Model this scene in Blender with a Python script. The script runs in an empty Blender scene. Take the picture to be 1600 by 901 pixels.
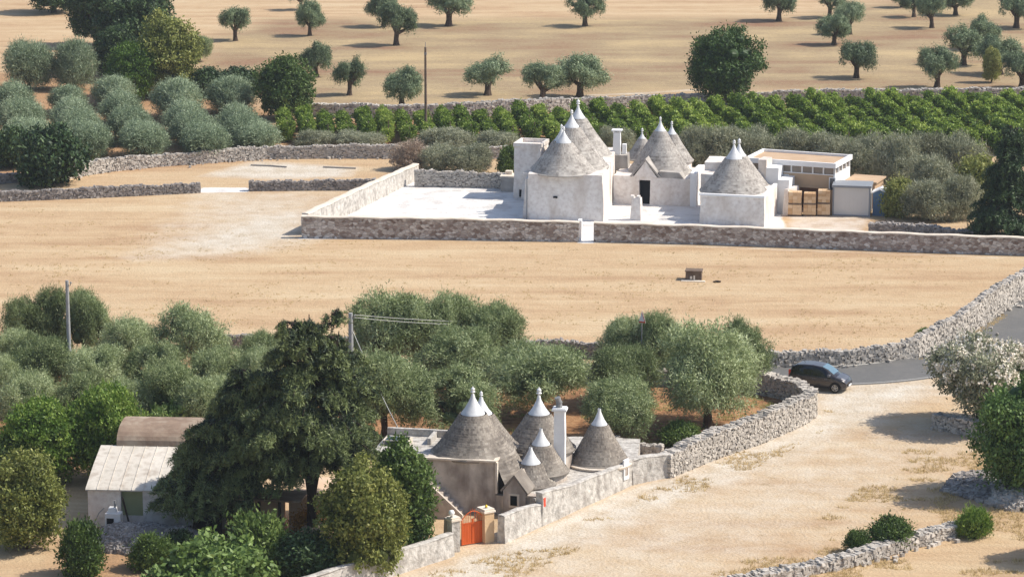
import bpy, math, random
import numpy as np
from mathutils import Vector, Matrix
C = bpy.context.scene
R = math.radians
# ---------------- camera, world, sun, exposure ----------------
F, H, TH = 4700.0, 48.0, R(12.2)
cd = bpy.data.cameras.new("camera"); cam = bpy.data.objects.new("camera", cd)
C.collection.objects.link(cam); C.camera = cam
cam.location = (0, 0, H); cam.rotation_euler = (math.pi/2 - TH, 0, 0)
cd.sensor_width = 36; cd.lens = 36*F/1600; cd.clip_start = 1; cd.clip_end = 9000
W = bpy.data.worlds.new("World"); C.world = W; W.use_nodes = True
nt = W.node_tree; bg = nt.nodes["Background"]
SUN_EL, SUN_AZ = 47.0, 4.0          # azimuth measured from +X towards +Y
sky = nt.nodes.new("ShaderNodeTexSky"); sky.sky_type = 'NISHITA'; sky.sun_disc = False
sky.sun_elevation = R(SUN_EL); sky.sun_rotation = R(90-SUN_AZ); sky.dust_density = 1.5
nt.links.new(sky.outputs[0], bg.inputs[0]); bg.inputs[1].default_value = 0.13
sl = bpy.data.lights.new("sun", 'SUN'); sl.energy = 4.3; sl.angle = R(0.5); sl.color = (1, .93, .82)
so = bpy.data.objects.new("sun", sl); C.collection.objects.link(so)
sd = Vector((math.cos(R(SUN_EL))*math.cos(R(SUN_AZ)), math.cos(R(SUN_EL))*math.sin(R(SUN_AZ)), math.sin(R(SUN_EL))))
so.rotation_euler = sd.to_track_quat('Z', 'Y').to_euler(); so.location = (60, 200, 80)
vs = C.view_settings; vs.view_transform = 'Standard'; vs.look = 'None'; vs.gamma = 1; vs.use_curve_mapping = False
vs.exposure = 0.3

# ---------------- measuring helpers ----------------
cT, sT = math.cos(TH), math.sin(TH)
def P(px, py, z=0.0):
    "point at height z seen at photograph position px, py"
    u = (px-800)/F; v = (py-450.5)/F
    t = (H-z)/(sT+v*cT)
    return Vector((u*t, (cT-v*sT)*t, z))
def ZT(p, py):
    "height above the point p that is seen at photograph row py"
    v = (py-450.5)/F
    return H - p.y*(sT+v*cT)/(cT-v*sT)
def S(py):
    p = P(800, py); return F/(p.y*cT+(H)*sT)
rng = np.random.default_rng(7)
random.seed(5)

# ---------------- mesh helpers ----------------
class MB:
    def __init__(s): s.v=[]; s.f=[]; s.t=[]; s.n=0
    def add(s, v, f, t=None):
        v=np.asarray(v,float).reshape(-1,3); f=np.asarray(f,int)
        s.v.append(v); s.f.append(f+s.n); s.n+=len(v)
        if t is None: t=.5
        s.t.append(np.broadcast_to(np.asarray(t,float),(len(f),)).copy())
        return s
    def box(s, lo, hi, M=None, t=None):
        x0,y0,z0=lo; x1,y1,z1=hi
        v=[(x0,y0,z0),(x1,y0,z0),(x1,y1,z0),(x0,y1,z0),(x0,y0,z1),(x1,y0,z1),(x1,y1,z1),(x0,y1,z1)]
        if M is not None: v=[M@Vector(a) for a in v]
        return s.add(v,[(3,2,1,0),(4,5,6,7),(0,1,5,4),(1,2,6,5),(2,3,7,6),(3,0,4,7)],t)
    def prism(s, poly, y0, y1, M=None, t=None):
        "poly in x,z extruded along y"
        n=len(poly); v=[(a,y0,b) for a,b in poly]+[(a,y1,b) for a,b in poly]
        if M is not None: v=[M@Vector(a) for a in v]
        s.add(v,[(i,(i+1)%n,n+(i+1)%n,n+i) for i in range(n)],t)
        k=s.n-2*n
        tri=[(0,i,i+1) for i in range(1,n-1)]
        s.add(np.array(s.v[-1][:n]),[(a,c,b) for a,b,c in tri],t); s.add(np.array(s.v[-2][n:2*n]),tri,t)
        return s
    def tube(s, pts, rad, n=7, t=None, cap=True):
        pts=[Vector(p) for p in pts]; m=len(pts); vv=[]
        for i,p in enumerate(pts):
            d=(pts[min(i+1,m-1)]-pts[max(i-1,0)]).normalized()
            a=d.orthogonal().normalized() if i==0 else (a-d*a.dot(d)).normalized()
            b=d.cross(a); r=rad[i] if hasattr(rad,'__len__') else rad
            for k in range(n):
                q=2*math.pi*k/n; vv.append(p+a*(r*math.cos(q))+b*(r*math.sin(q)))
        ff=[(i*n+k,i*n+(k+1)%n,(i+1)*n+(k+1)%n,(i+1)*n+k) for i in range(m-1) for k in range(n)]
        s.add(vv,ff,t)
        if cap:
            e=[vv[(m-1)*n+k] for k in range(n)]+[pts[-1]]; s.add(e,[(k,(k+1)%n,n) for k in range(n)],t)
            e=[vv[k] for k in range(n)]+[pts[0]]; s.add(e,[((k+1)%n,k,n) for k in range(n)],t)
        return s
    def lathe(s, prof, c, n=24, t=None, wob=0.0, tone=None):
        c=Vector(c); m=len(prof); v=[]
        for r,z in prof:
            for k in range(n):
                q=2*math.pi*k/n; rr=r*(1+wob*random.uniform(-1,1)); v.append((c.x+rr*math.cos(q),c.y+rr*math.sin(q),c.z+z))
        f=[(i*n+k,i*n+(k+1)%n,(i+1)*n+(k+1)%n,(i+1)*n+k) for i in range(m-1) for k in range(n)]
        s.add(v,f,t if tone is None else tone); return s
    def arrays(s):
        v=np.concatenate(s.v); t=np.concatenate(s.t)
        tot=[];idx=[]
        for f in s.f: tot.append(np.full(len(f),f.shape[1])); idx.append(f.ravel())
        return v,np.concatenate(idx),np.concatenate(tot),t
    def build(s, name, mat, parent=None, smooth=False, loc=None):
        v,idx,tot,t=s.arrays()
        if parent is not None:
            q_=parent
            while q_ is not None: v=v-np.array(q_.location); q_=q_.parent
        elif loc is not None: v=v-np.array(loc)
        me=bpy.data.meshes.new(name); me.vertices.add(len(v)); me.vertices.foreach_set('co',v.astype(np.float32).ravel())
        me.loops.add(len(idx)); me.loops.foreach_set('vertex_index',idx.astype(np.int32))
        me.polygons.add(len(tot)); st=np.concatenate([[0],np.cumsum(tot)[:-1]])
        me.polygons.foreach_set('loop_start',st.astype(np.int32)); me.polygons.foreach_set('loop_total',tot.astype(np.int32))
        me.update(calc_edges=True); me.validate()
        if len(me.polygons)==len(t):
            a=me.attributes.new('tone','FLOAT','FACE'); a.data.foreach_set('value',t.astype(np.float32))
        me.polygons.foreach_set('use_smooth',np.full(len(me.polygons),bool(smooth)))
        if mat: me.materials.append(mat)
        o=bpy.data.objects.new(name,me); C.collection.objects.link(o)
        if loc is not None and parent is None: o.location=loc
        if parent: o.parent=parent; 
        return o
def tag(o,label=None,cat=None,group=None,kind=None):
    if label: o['label']=label
    if cat: o['category']=cat
    if group: o['group']=group
    if kind: o['kind']=kind
    return o
def thing(name,label,cat,loc=(0,0,0),rz=0,group=None):
    o=bpy.data.objects.new(name,None); C.collection.objects.link(o); o.location=loc; o.rotation_euler=(0,0,rz); o.empty_display_size=.3
    return tag(o,label,cat,group)
def copy_tree(o,parent=None):
    c=o.copy(); C.collection.objects.link(c); c.parent=parent
    for ch in list(o.children): copy_tree(ch,c)
    return c
def frame(o, ex):
    "matrix with origin o, x along ex (horizontal), z up"
    ex=Vector((ex[0],ex[1],0)).normalized(); ey=Vector((-ex.y,ex.x,0))
    return Matrix(((ex.x,ey.x,0,o[0]),(ex.y,ey.y,0,o[1]),(0,0,1,o[2] if len(o)>2 else 0),(0,0,0,1)))
def vnoise(v,sc,seed=0):
    v=np.asarray(v)*sc; r=np.random.default_rng(seed); out=np.zeros(len(v))
    for k in range(6):
        d=r.normal(size=3); d/=np.linalg.norm(d); d*=r.uniform(.7,2.2); out+=np.sin(v@d+r.uniform(0,6.28))/3
    return out
def rough_box(mb,M,lo,hi,taper=0.0,sub=.45,amp=.03,seed=0,bottom=False):
    "box of subdivided, slightly uneven faces that leans inwards by taper per metre"
    lo=np.array(lo,float); hi=np.array(hi,float); d=hi-lo; n=np.maximum(1,np.round(d/sub).astype(int))
    def gridf(ax,b,c,val,flip):
        a=np.linspace(lo[b],hi[b],n[b]+1); e=np.linspace(lo[c],hi[c],n[c]+1); A,E=np.meshgrid(a,e,indexing='ij')
        p=np.zeros((A.size,3)); p[:,b]=A.ravel(); p[:,c]=E.ravel(); p[:,ax]=val
        m=n[c]+1; i,j=np.meshgrid(np.arange(n[b]),np.arange(n[c]),indexing='ij'); k=(i*m+j).ravel()
        f=np.stack([k,k+m,k+m+1,k+1],1)
        return p,(f[:,::-1] if flip else f)
    for ax,b,c,val,fl in ((0,1,2,hi[0],False),(0,1,2,lo[0],True),(1,0,2,lo[1],False),(1,0,2,hi[1],True),(2,0,1,hi[2],False)):
        p,f=gridf(ax,b,c,val,fl)
        k=(p[:,2]-lo[2])*taper
        for q in (0,1):
            mid=(lo[q]+hi[q])/2; hw=d[q]/2; p[:,q]=mid+(p[:,q]-mid)*(hw-k)/hw
        w=np.array(M.to_3x3())@p.T; w=w.T+np.array(M.translation)
        off=np.stack([vnoise(w,2.1,seed+1),vnoise(w,2.3,seed+2),vnoise(w,1.9,seed+3)*.7],1)*amp
        mb.add(w+off,f)
    return mb

# ---------------- materials ----------------
def mat(name, cols, tone=.6, ns=1.5, na=.6, rough=.9, bump=0.0, bs=8.0, spec=.2, detail=4, stain=None, leaf=0.0, objrand=0.0, metal=0, brick=None, vor=None, xyz=None):
    "cols: list of linear colours mixed by per-piece tone and noise; stain=(colour, scale, amount, vertical stretch)"
    m=bpy.data.materials.new(name); m.use_nodes=True; t=m.node_tree; N=t.nodes; L=t.links
    b=N['Principled BSDF']; b.inputs['Roughness'].default_value=rough; b.inputs['Specular IOR Level'].default_value=spec; b.inputs['Metallic'].default_value=metal
    def math_(op,a,c=None,clamp=False):
        n=N.new('ShaderNodeMath'); n.operation=op; n.use_clamp=clamp
        for i,q in enumerate((a,c)):
            if q is None: continue
            if isinstance(q,(int,float)): n.inputs[i].default_value=q
            else: L.new(q,n.inputs[i])
        return n.outputs[0]
    g=N.new('ShaderNodeNewGeometry'); pos=g.outputs['Position']
    if leaf or objrand:
        tc=N.new('ShaderNodeTexCoord'); pos=tc.outputs['Object']
    at=N.new('ShaderNodeAttribute'); at.attribute_name='tone'; tn=at.outputs['Fac']
    def noise(sc,det=4,p=None,st=None):
        n=N.new('ShaderNodeTexNoise'); n.inputs['Scale'].default_value=sc; n.inputs['Detail'].default_value=det
        q=p or pos
        if st:
            mp=N.new('ShaderNodeMapping'); mp.inputs['Scale'].default_value=st; L.new(q,mp.inputs[0]); q=mp.outputs[0]
        L.new(q,n.inputs[0]); return n.outputs['Fac']
    no=noise(ns,detail,st=xyz)
    fac=math_('ADD',math_('MULTIPLY',math_('SUBTRACT',tn,.5),tone),math_('MULTIPLY',math_('SUBTRACT',no,.5),na*2))
    if objrand:
        oi=N.new('ShaderNodeObjectInfo'); fac=math_('ADD',fac,math_('MULTIPLY',math_('SUBTRACT',oi.outputs['Random'],.5),objrand))
    vd=None
    if vor:
        vo=N.new('ShaderNodeTexVoronoi'); vo.inputs['Scale'].default_value=vor
        mp=N.new('ShaderNodeMapping'); mp.inputs['Scale'].default_value=(1,1,1.5); L.new(pos,mp.inputs[0]); L.new(mp.outputs[0],vo.inputs[0])
        sp=N.new('ShaderNodeSeparateColor'); L.new(vo.outputs['Color'],sp.inputs[0])
        fac=math_('ADD',fac,math_('MULTIPLY',math_('SUBTRACT',sp.outputs[0],.5),.9))
        ve=N.new('ShaderNodeTexVoronoi'); ve.feature='DISTANCE_TO_EDGE'; ve.inputs['Scale'].default_value=vor; L.new(mp.outputs[0],ve.inputs[0]); vd=ve.outputs[0]
    fac=math_('ADD',fac,.5,True)
    r=N.new('ShaderNodeValToRGB'); L.new(fac,r.inputs[0]); e=r.color_ramp
    k=len(cols); e.elements[0].color=(*cols[0],1); e.elements[1].color=(*cols[-1],1)
    for i in range(1,k-1): e.elements.new(i/(k-1)).color=(*cols[i],1)
    col=r.outputs[0]
    def mix(a,bc,f):
        n=N.new('ShaderNodeMix'); n.data_type='RGBA'; L.new(f,n.inputs[0]); L.new(a,n.inputs[6])
        if isinstance(bc,tuple): n.inputs[7].default_value=(*bc,1)
        else: L.new(bc,n.inputs[7])
        return n.outputs[2]
    if stain:
        sc,ss,sa,vert=stain
        n=noise(ss,6,st=(1,1,vert)); f=math_('MULTIPLY',math_('SMOOTHSTEP' if False else 'MULTIPLY',math_('SUBTRACT',n,.48,True),5,True),sa,True)
        col=mix(col,sc,f)
    if vd is not None:
        f=math_('MULTIPLY',math_('SUBTRACT',1,math_('MULTIPLY',vd,14,True),True),.75); col=mix(col,(.36,.33,.30),f)
    L.new(col,b.inputs['Base Color'])
    if bump or vd is not None:
        bn=N.new('ShaderNodeBump'); bn.inputs['Strength'].default_value=1; bn.inputs['Distance'].default_value=bump or .05
        h=noise(bs,6)
        if vd is not None: h=math_('ADD',math_('MULTIPLY',h,.5),math_('MULTIPLY',vd,9,True))
        L.new(h,bn.inputs['Height']); L.new(bn.outputs[0],b.inputs['Normal'])
    if leaf:
        tr=N.new('ShaderNodeBsdfTranslucent'); L.new(col,tr.inputs[0]); ms=N.new('ShaderNodeMixShader'); ms.inputs[0].default_value=leaf
        L.new(b.outputs[0],ms.inputs[1]); L.new(tr.outputs[0],ms.inputs[2]); L.new(ms.outputs[0],N['Material Output'].inputs[0])
    return m
def lin(r,g,b,k=1.0):
    f=lambda c: ((c/255+.055)/1.055)**2.4 if c>10 else c/255/12.92
    return (f(r)*k,f(g)*k,f(b)*k)
M={}
M['drystone']=mat('dry_stone',[lin(140,134,128),lin(184,177,168),lin(208,200,190)],tone=.65,ns=2,na=.35,bump=.03,bs=14)
M['drystone_dark']=mat('dry_stone_shaded',[lin(112,106,104),lin(150,144,140),lin(184,176,168)],tone=.65,ns=2,na=.35,bump=.03,bs=14)  # darker copy of the dry stone, with shade of wall fronts put into the colour
M['core']=mat('dry_stone_rubble',[lin(110,104,98),lin(140,132,124)],tone=0,ns=4,na=.6)
M['whitewash']=mat('whitewash',[lin(204,194,186),lin(226,218,211),lin(236,231,225)],tone=0,ns=3.4,na=.9,bump=.04,bs=5,stain=(lin(182,164,148),.8,.5,.35))
M['white_clean']=mat('white_limewash',[lin(222,222,222),lin(238,238,238)],tone=0,ns=2,na=.5,bump=.01,bs=6)
M['masonry']=mat('rubble_masonry',[lin(124,106,96),lin(164,150,142),lin(190,182,176),lin(222,217,212)],tone=0,ns=.6,na=.3,vor=3.2,bump=.04,bs=10)
M['tipwhite']=mat('tip_limewash',[lin(204,206,208),lin(224,225,226)],tone=0,ns=4,na=.7,bump=.01,bs=6)
M['cap']=mat('lime_cap',[lin(205,190,172),lin(232,222,208)],tone=0,ns=1.5,na=.8,bump=.02)
M['coneA']=mat('cone_stone_pale',[lin(112,107,102),lin(160,154,148),lin(190,185,178)],tone=.6,ns=1.2,na=.6,bump=.02,bs=12,stain=(lin(212,206,198),.9,.3,1))
M['coneB']=mat('cone_stone_grey',[lin(88,82,77),lin(138,130,121),lin(174,166,155)],tone=.5,ns=1.0,na=.5,bump=.02,bs=12,stain=(lin(98,90,84),.7,.35,.4))
M['oldwall']=mat('weathered_plaster',[lin(150,138,128),lin(190,178,166),lin(216,205,193)],tone=0,ns=.9,na=1.0,bump=.03,bs=6,stain=(lin(95,80,74),1.4,.6,.3))
M['lightplaster']=mat('lime_plaster_boundary',[lin(152,148,142),lin(190,185,178),lin(210,205,198)],tone=0,ns=3.2,na=1.1,bump=.06,bs=6,stain=(lin(132,124,118),1.9,.6,.45))
M['asphalt']=mat('asphalt',[lin(94,94,94),lin(114,113,111)],tone=0,ns=3,na=.5,rough=.85,bump=.005,bs=40,stain=(lin(125,122,118),.4,.4,1))
M['linepaint']=mat('road_paint',[lin(190,188,182),lin(215,212,205)],tone=0,ns=6,na=.8)
M['wood']=mat('pole_wood',[lin(88,72,62),lin(128,112,98)],tone=0,ns=2,na=.9,bump=.01)
M['concrete']=mat('pole_concrete',[lin(140,140,142),lin(172,172,172)],tone=0,ns=2,na=.7)
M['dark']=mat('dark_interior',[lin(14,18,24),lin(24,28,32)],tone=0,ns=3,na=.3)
M['bark']=mat('bark',[lin(62,50,42),lin(98,84,72)],tone=0,ns=3,na=1,bump=.04,bs=6)
M['tan']=mat('tan_render',[lin(180,152,124),lin(198,172,144)],tone=0,ns=.8,na=.8)
M['tufa']=mat('tufa_blocks',[lin(186,150,112),lin(206,175,138),lin(216,190,158)],tone=.9,ns=3,na=.4,bump=.01)
M['brown']=mat('brown_shutter',[lin(88,58,42),lin(104,72,54)],tone=0,ns=2,na=.5)
M['cabin']=mat('grey_panel',[lin(200,197,193),lin(212,209,205)],tone=0,ns=1,na=.4,rough=.5)
M['cabinframe']=mat('grey_frame',[lin(128,132,138),lin(148,152,158)],tone=0,ns=1,na=.4,rough=.5)
M['blue']=mat('blue_shed_paint',[lin(86,116,150),lin(104,134,166)],tone=.3,ns=1,na=.4,rough=.6)
M['glass']=mat('window_glass',[lin(40,50,60),lin(60,72,84)],tone=0,ns=1,na=.3,rough=.08,spec=.6)
M['orange']=mat('orange_gate_paint',[lin(190,84,38),lin(214,104,54)],tone=.4,ns=2,na=.5,rough=.5)
M['clerestory']=mat('strip_glass',[lin(104,96,90),lin(150,138,126)],tone=0,ns=1.5,na=.6,rough=.3,spec=.4)
M['globe']=mat('opal_globe',[lin(235,235,232),lin(245,245,242)],tone=0,rough=.2,spec=.5)
M['wire']=mat('cable',[lin(170,170,165),lin(190,190,185)],tone=0)
M['metal']=mat('painted_metal',[lin(120,122,124),lin(150,150,150)],tone=0,ns=3,na=.5,rough=.5)
M['sheet']=mat('roof_sheet',[lin(180,172,160),lin(212,205,194),lin(228,222,213)],tone=.3,ns=1.6,na=.9,rough=.9,bump=.01,bs=6,stain=(lin(146,130,112),1.6,.6,1))
M['vault']=mat('vault_felt',[lin(118,100,86),lin(142,122,106),lin(160,142,124)],tone=.3,ns=1.0,na=.9,bump=.02,bs=5,stain=(lin(190,178,160),1.2,.5,.3))
M['peach']=mat('peach_render',[lin(206,176,150),lin(222,196,170)],tone=0,ns=.9,na=.8)
M['greendoor']=mat('pale_green_shutter',[lin(140,146,110),lin(160,164,128)],tone=0,ns=2,na=.5)
M['red']=mat('red_enamel',[lin(200,70,50),lin(214,90,66)],tone=0,ns=3,na=.3,rough=.5)
M['yellow']=mat('yellow_enamel',[lin(225,190,40),lin(235,205,60)],tone=0,ns=3,na=.3,rough=.5)
M['trunk_dark']=mat('bark_dark',[lin(40,34,32),lin(66,56,50)],tone=0,ns=3,na=1,bump=.04,bs=6)
def leafmat(name,cols,leaf=.22,rough=.55,spec=.35,objrand=.5,tone=.9):
    return mat(name,cols,tone=tone,ns=.8,na=.35,rough=rough,spec=spec,leaf=leaf,objrand=objrand,detail=3)
LF={
 'olive':leafmat('olive_leaves',[lin(78,92,56),lin(136,150,100),lin(192,202,158)],leaf=.24),
 'olivefar':leafmat('far_olive_leaves',[lin(74,90,64),lin(120,138,102),lin(164,178,142)],leaf=.2),
 'clip':leafmat('clipped_olive_leaves',[lin(92,108,80),lin(138,154,122),lin(180,192,160)],leaf=.2,objrand=.25),
 'scrub':leafmat('scrub_leaves',[lin(104,106,82),lin(146,150,122),lin(182,182,156)],leaf=.18),
 'pink':leafmat('dry_scrub',[lin(132,114,98),lin(172,152,134),lin(198,182,162)],leaf=.15),
 'yellowgreen':leafmat('yellow_green_leaves',[lin(90,100,44),lin(138,144,74),lin(178,176,108)],leaf=.25),
 'green':leafmat('green_leaves',[lin(50,70,34),lin(84,108,50),lin(126,146,78)],leaf=.28),
 'bright':leafmat('bright_leaves',[lin(58,86,32),lin(98,128,48),lin(148,168,82)],leaf=.28),
 'darkgreen':leafmat('dark_leaves',[lin(34,54,34),lin(58,82,46),lin(90,112,66)],leaf=.15),
 'carob':leafmat('oak_leaves',[lin(52,76,34),lin(84,112,52),lin(122,148,80)],leaf=.2),
 'cedar':leafmat('cedar_needles',[lin(22,38,30),lin(44,62,40),lin(118,130,80)],leaf=.12,tone=1.2),
 'vine':leafmat('vine_leaves',[lin(74,96,34),lin(122,146,54),lin(172,186,90)],leaf=.3,objrand=.45),
 'fig':leafmat('fig_leaves',[lin(80,104,50),lin(122,146,78),lin(162,178,116)],leaf=.25),
 'blossom':leafmat('oleander_blossom',[lin(226,214,192),lin(242,234,220)],leaf=.15),
 'orange':leafmat('orange_leaves',[lin(160,112,40),lin(200,150,60)],leaf=.2),
}
# ---------------- ground ----------------
def seg_dist(X,Y,poly,closed=True):
    d=np.full(X.shape,1e9); n=len(poly)
    for i in range(n if closed else n-1):
        x0,y0=poly[i]; x1,y1=poly[(i+1)%n]; dx,dy=x1-x0,y1-y0
        t=np.clip(((X-x0)*dx+(Y-y0)*dy)/(dx*dx+dy*dy+1e-9),0,1)
        d=np.minimum(d,np.hypot(X-x0-t*dx,Y-y0-t*dy))
    return d
def inside(X,Y,poly):
    r=np.zeros(X.shape,bool); n=len(poly)
    for i in range(n):
        x0,y0=poly[i]; x1,y1=poly[(i+1)%n]
        c=((y0>Y)!=(y1>Y))&(X<(x1-x0)*(Y-y0)/((y1-y0)+1e-12)+x0); r^=c
    return r
def stretch(a,b,step,far):
    core=np.arange(a,b+step/2,step); k=np.array([4,12,30,70,150,300,700,1500,far])
    return np.concatenate([a-k[::-1],core,b+k])
xs=stretch(-72,72,.5,4000); ys=stretch(146,430,.6,5000)
GX,GY=np.meshgrid(xs,ys,indexing='ij'); 
q=lambda a:[tuple(P(*p)[:2]) for p in a]
def region(polys,feather):
    out=np.zeros(GX.shape)
    for poly in polys:
        poly=q(poly); d=seg_dist(GX,GY,poly); ins=inside(GX,GY,poly)
        out=np.maximum(out,np.clip(.5+np.where(ins,d,-d)/feather,0,1))
    return out
def stroke(path,width,feather):
    out=np.zeros(GX.shape)
    for pth,w in zip(path,width):
        d=seg_dist(GX,GY,q(pth),False); out=np.maximum(out,np.clip((w-d)/feather,0,1))
    return out
court=[(464,373),(905,372),(1225,385),(1222,330),(1090,318),(960,300),(805,291),(640,284)]
white=np.maximum(region([court,[(903,380),(929,380),(927,368),(906,368)],[(310,301),(392,300),(388,293),(316,293)]],.5),
      region([[(1222,384),(1350,385),(1370,338),(1222,332)]],2)*.45)
pale=np.maximum.reduce([
  region([[(230,400),(300,365),(380,336),(480,325),(500,345),(470,374),(400,390),(330,396)]],7)*1.0,
  region([[(250,385),(320,303),(520,300),(500,335)]],9)*.62,
  region([[(318,275),(400,252),(555,262),(540,276),(430,280)]],2)*1.0,
  region([[(308,300),(395,300),(420,320),(300,320)]],3)*.5,
  stroke([[(470,372),(905,378),(1600,404)]],[.5],.7)*.8,
  stroke([[(1395,604),(1290,655),(1160,720),(1030,775),(900,830),(780,875),(640,930)]],[4.2],4)*.95,
  region([[(1275,602),(1455,590),(1475,612),(1400,640),(1290,700),(1180,760),(1230,650)]],4)*.9,
  region([[(1600,640),(1300,690),(900,840),(640,930),(1000,930),(1300,800)]],14)*.62,
  stroke([[(788,857),(850,832),(905,808),(972,775),(1045,752)]],[.75],.4),
  region([[(716,868),(768,856),(800,850),(830,850),(760,885),(700,890)]],1.0)*.9,
  stroke([[(1350,640),(1200,720),(1040,800),(860,880)],[(1380,648),(1240,735),(1090,815),(920,900)],[(640,430),(900,470),(1180,500),(1250,512),(1262,522),(1245,530)],[(200,420),(500,460),(640,470)]],[.3,.3,.18,.2],.5)*.6,
  stroke([[(900,150),(1000,146),(1090,140)]],[.9],.8)*.6, stroke([[(480,172),(540,172)],[(1380,168),(1440,170)]],[1.5,1.5],1)*.7])
soil=np.maximum.reduce([
  region([[(350,560),(1185,575),(1245,605),(1268,640),(1180,690),(1040,712),(700,720),(560,720),(300,700)]],2.5),
  region([[(-60,560),(350,560),(300,720),(-60,760)]],6)*.9,
  region([[(-60,110),(300,118),(450,180),(470,245),(-60,290)]],5)*.62,
  region([[(420,190),(1120,165),(1700,158),(1700,240),(1000,240),(420,235)]],4)*.7,
  region([[(80,850),(150,800),(360,800),(330,900),(80,930)]],4)*.6])
dirt=np.maximum.reduce([region([[(280,128),(330,60),(420,30),(1240,28),(1400,0),(1700,-40),(1700,150),(1100,140),(700,165),(480,170)]],10),
  region([[(1150,140),(1300,60),(1420,0),(1700,0),(1700,140)]],14)])
red=np.zeros(GX.shape)
ROAD=[(700,588),(900,585),(1100,586),(1200,587),(1330,586),(1400,580),(1460,570),(1510,556),(1560,530),(1620,492),(1700,440),(1760,400)]
nv=GX.size; V=np.stack([GX.ravel(),GY.ravel(),np.zeros(nv)],1)
ny=len(ys); i,j=np.meshgrid(np.arange(len(xs)-1),np.arange(ny-1),indexing='ij'); k=(i*ny+j).ravel()
gm=MB(); gm.add(V,np.stack([k,k+ny,k+ny+1,k+1],1))
mg=bpy.data.materials.new('ground_soil_and_stubble'); mg.use_nodes=True
def gmat():
    t=mg.node_tree; N=t.nodes; L=t.links; b=N['Principled BSDF']; b.inputs['Roughness'].default_value=.95; b.inputs['Specular IOR Level'].default_value=.1
    g=N.new('ShaderNodeNewGeometry')
    def noise(sc,det=5,st=(1,1,1),ro=.55):
        mp=N.new('ShaderNodeMapping'); mp.inputs['Scale'].default_value=st; L.new(g.outputs['Position'],mp.inputs[0])
        n=N.new('ShaderNodeTexNoise'); n.inputs['Scale'].default_value=sc; n.inputs['Detail'].default_value=det; n.inputs['Roughness'].default_value=ro; L.new(mp.outputs[0],n.inputs[0]); return n.outputs['Fac']
    def mr(x,a,c,lo=0,hi=1):
        n=N.new('ShaderNodeMapRange'); L.new(x,n.inputs[0]); n.inputs[1].default_value=a; n.inputs[2].default_value=c; n.inputs[3].default_value=lo; n.inputs[4].default_value=hi; return n.outputs[0]
    def op(o,a,c):
        n=N.new('ShaderNodeMath'); n.operation=o
        for i,x in enumerate((a,c)):
            if isinstance(x,(int,float)): n.inputs[i].default_value=x
            else: L.new(x,n.inputs[i])
        return n.outputs[0]
    def mix(f,a,c):
        n=N.new('ShaderNodeMix'); n.data_type='RGBA'; L.new(f,n.inputs[0])
        for i,x in ((6,a),(7,c)):
            if isinstance(x,tuple): n.inputs[i].default_value=(*x,1)
            else: L.new(x,n.inputs[i])
        return n.outputs[2]
    def ramp(f,cols):
        r=N.new('ShaderNodeValToRGB'); L.new(f,r.inputs[0]); e=r.color_ramp; k=len(cols)
        e.elements[0].position=.39; e.elements[-1].position=.61; e.elements[0].color=(*cols[0],1); e.elements[-1].color=(*cols[-1],1)
        for i in range(1,k-1): e.elements.new(.39+.22*i/(k-1)).color=(*cols[i],1)
        return r.outputs[0]
    big=noise(.06,6); streak=noise(.2,6,(.25,1.6,1),.62); fine=noise(2.2,5); mid=noise(.5,6); grain=noise(6,4)
    goldf=op('ADD',op('MULTIPLY',streak,.5),op('ADD',op('MULTIPLY',big,.2),op('ADD',op('MULTIPLY',mid,.15),op('MULTIPLY',grain,.15))))
    gold=ramp(goldf,[G_[0],G_[1],G_[2]])
    dirt=ramp(op('ADD',op('MULTIPLY',streak,.2),op('ADD',op('MULTIPLY',noise(.09,7,(.6,1,1),.6),.6),op('MULTIPLY',fine,.2))),[D_[0],D_[1],D_[2]])
    soil=ramp(op('ADD',op('MULTIPLY',mid,.5),op('MULTIPLY',fine,.5)),[S_[0],S_[1],S_[2]])
    pale=ramp(op('ADD',op('MULTIPLY',mid,.5),op('MULTIPLY',grain,.5)),[K_[0],K_[1],K_[2]])
    white=ramp(mid,[W_[0],W_[1],W_[1]])
    c=gold
    for nm,col,edge,soft in (('dirt',dirt,.5,.35),('soil',soil,.5,.3),('red',S_[2],.5,.5),('pale',pale,.6,.45),('white',white,.25,.2)):
        a=N.new('ShaderNodeAttribute'); a.attribute_name=nm
        e=op('ADD',a.outputs['Fac'],op('MULTIPLY',op('SUBTRACT',op('ADD',op('MULTIPLY',mid,.6),op('MULTIPLY',fine,.4)),.5),edge*1.6))
        f=mr(e,.5-soft,.5+soft)
        # keep zero areas clean
        f=op('MULTIPLY',f,mr(a.outputs['Fac'],0,.25))
        c=mix(f,c,col)
    # pebbles / tussocks
    lines=N.new('ShaderNodeTexWave'); lines.inputs['Scale'].default_value=.42; lines.inputs['Distortion'].default_value=2.2; lines.inputs['Detail'].default_value=2; lines.inputs['Detail Scale'].default_value=.4; lines.bands_direction='Y'
    mp=N.new('ShaderNodeMapping'); mp.inputs['Rotation'].default_value=(0,0,.14); L.new(g.outputs['Position'],mp.inputs[0]); L.new(mp.outputs[0],lines.inputs[0])
    ap=N.new('ShaderNodeAttribute'); ap.attribute_name='pale'
    c=mix(op('MULTIPLY',op('MULTIPLY',op('MULTIPLY',lines.outputs['Fac'],mr(big,.4,.6)),mr(ap.outputs['Fac'],.3,0)),.12),c,lin(170,132,92,.6))
    tuss=mr(noise(.9,8,(1,1,1),.75),.57,.70); c=mix(op('MULTIPLY',tuss,.42),c,lin(150,128,88,.6))
    L.new(c,b.inputs['Base Color'])
    bn=N.new('ShaderNodeBump'); bn.inputs['Distance'].default_value=.06; L.new(op('ADD',fine,grain),bn.inputs['Height']); L.new(bn.outputs[0],b.inputs['Normal'])
kG=.66
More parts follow.
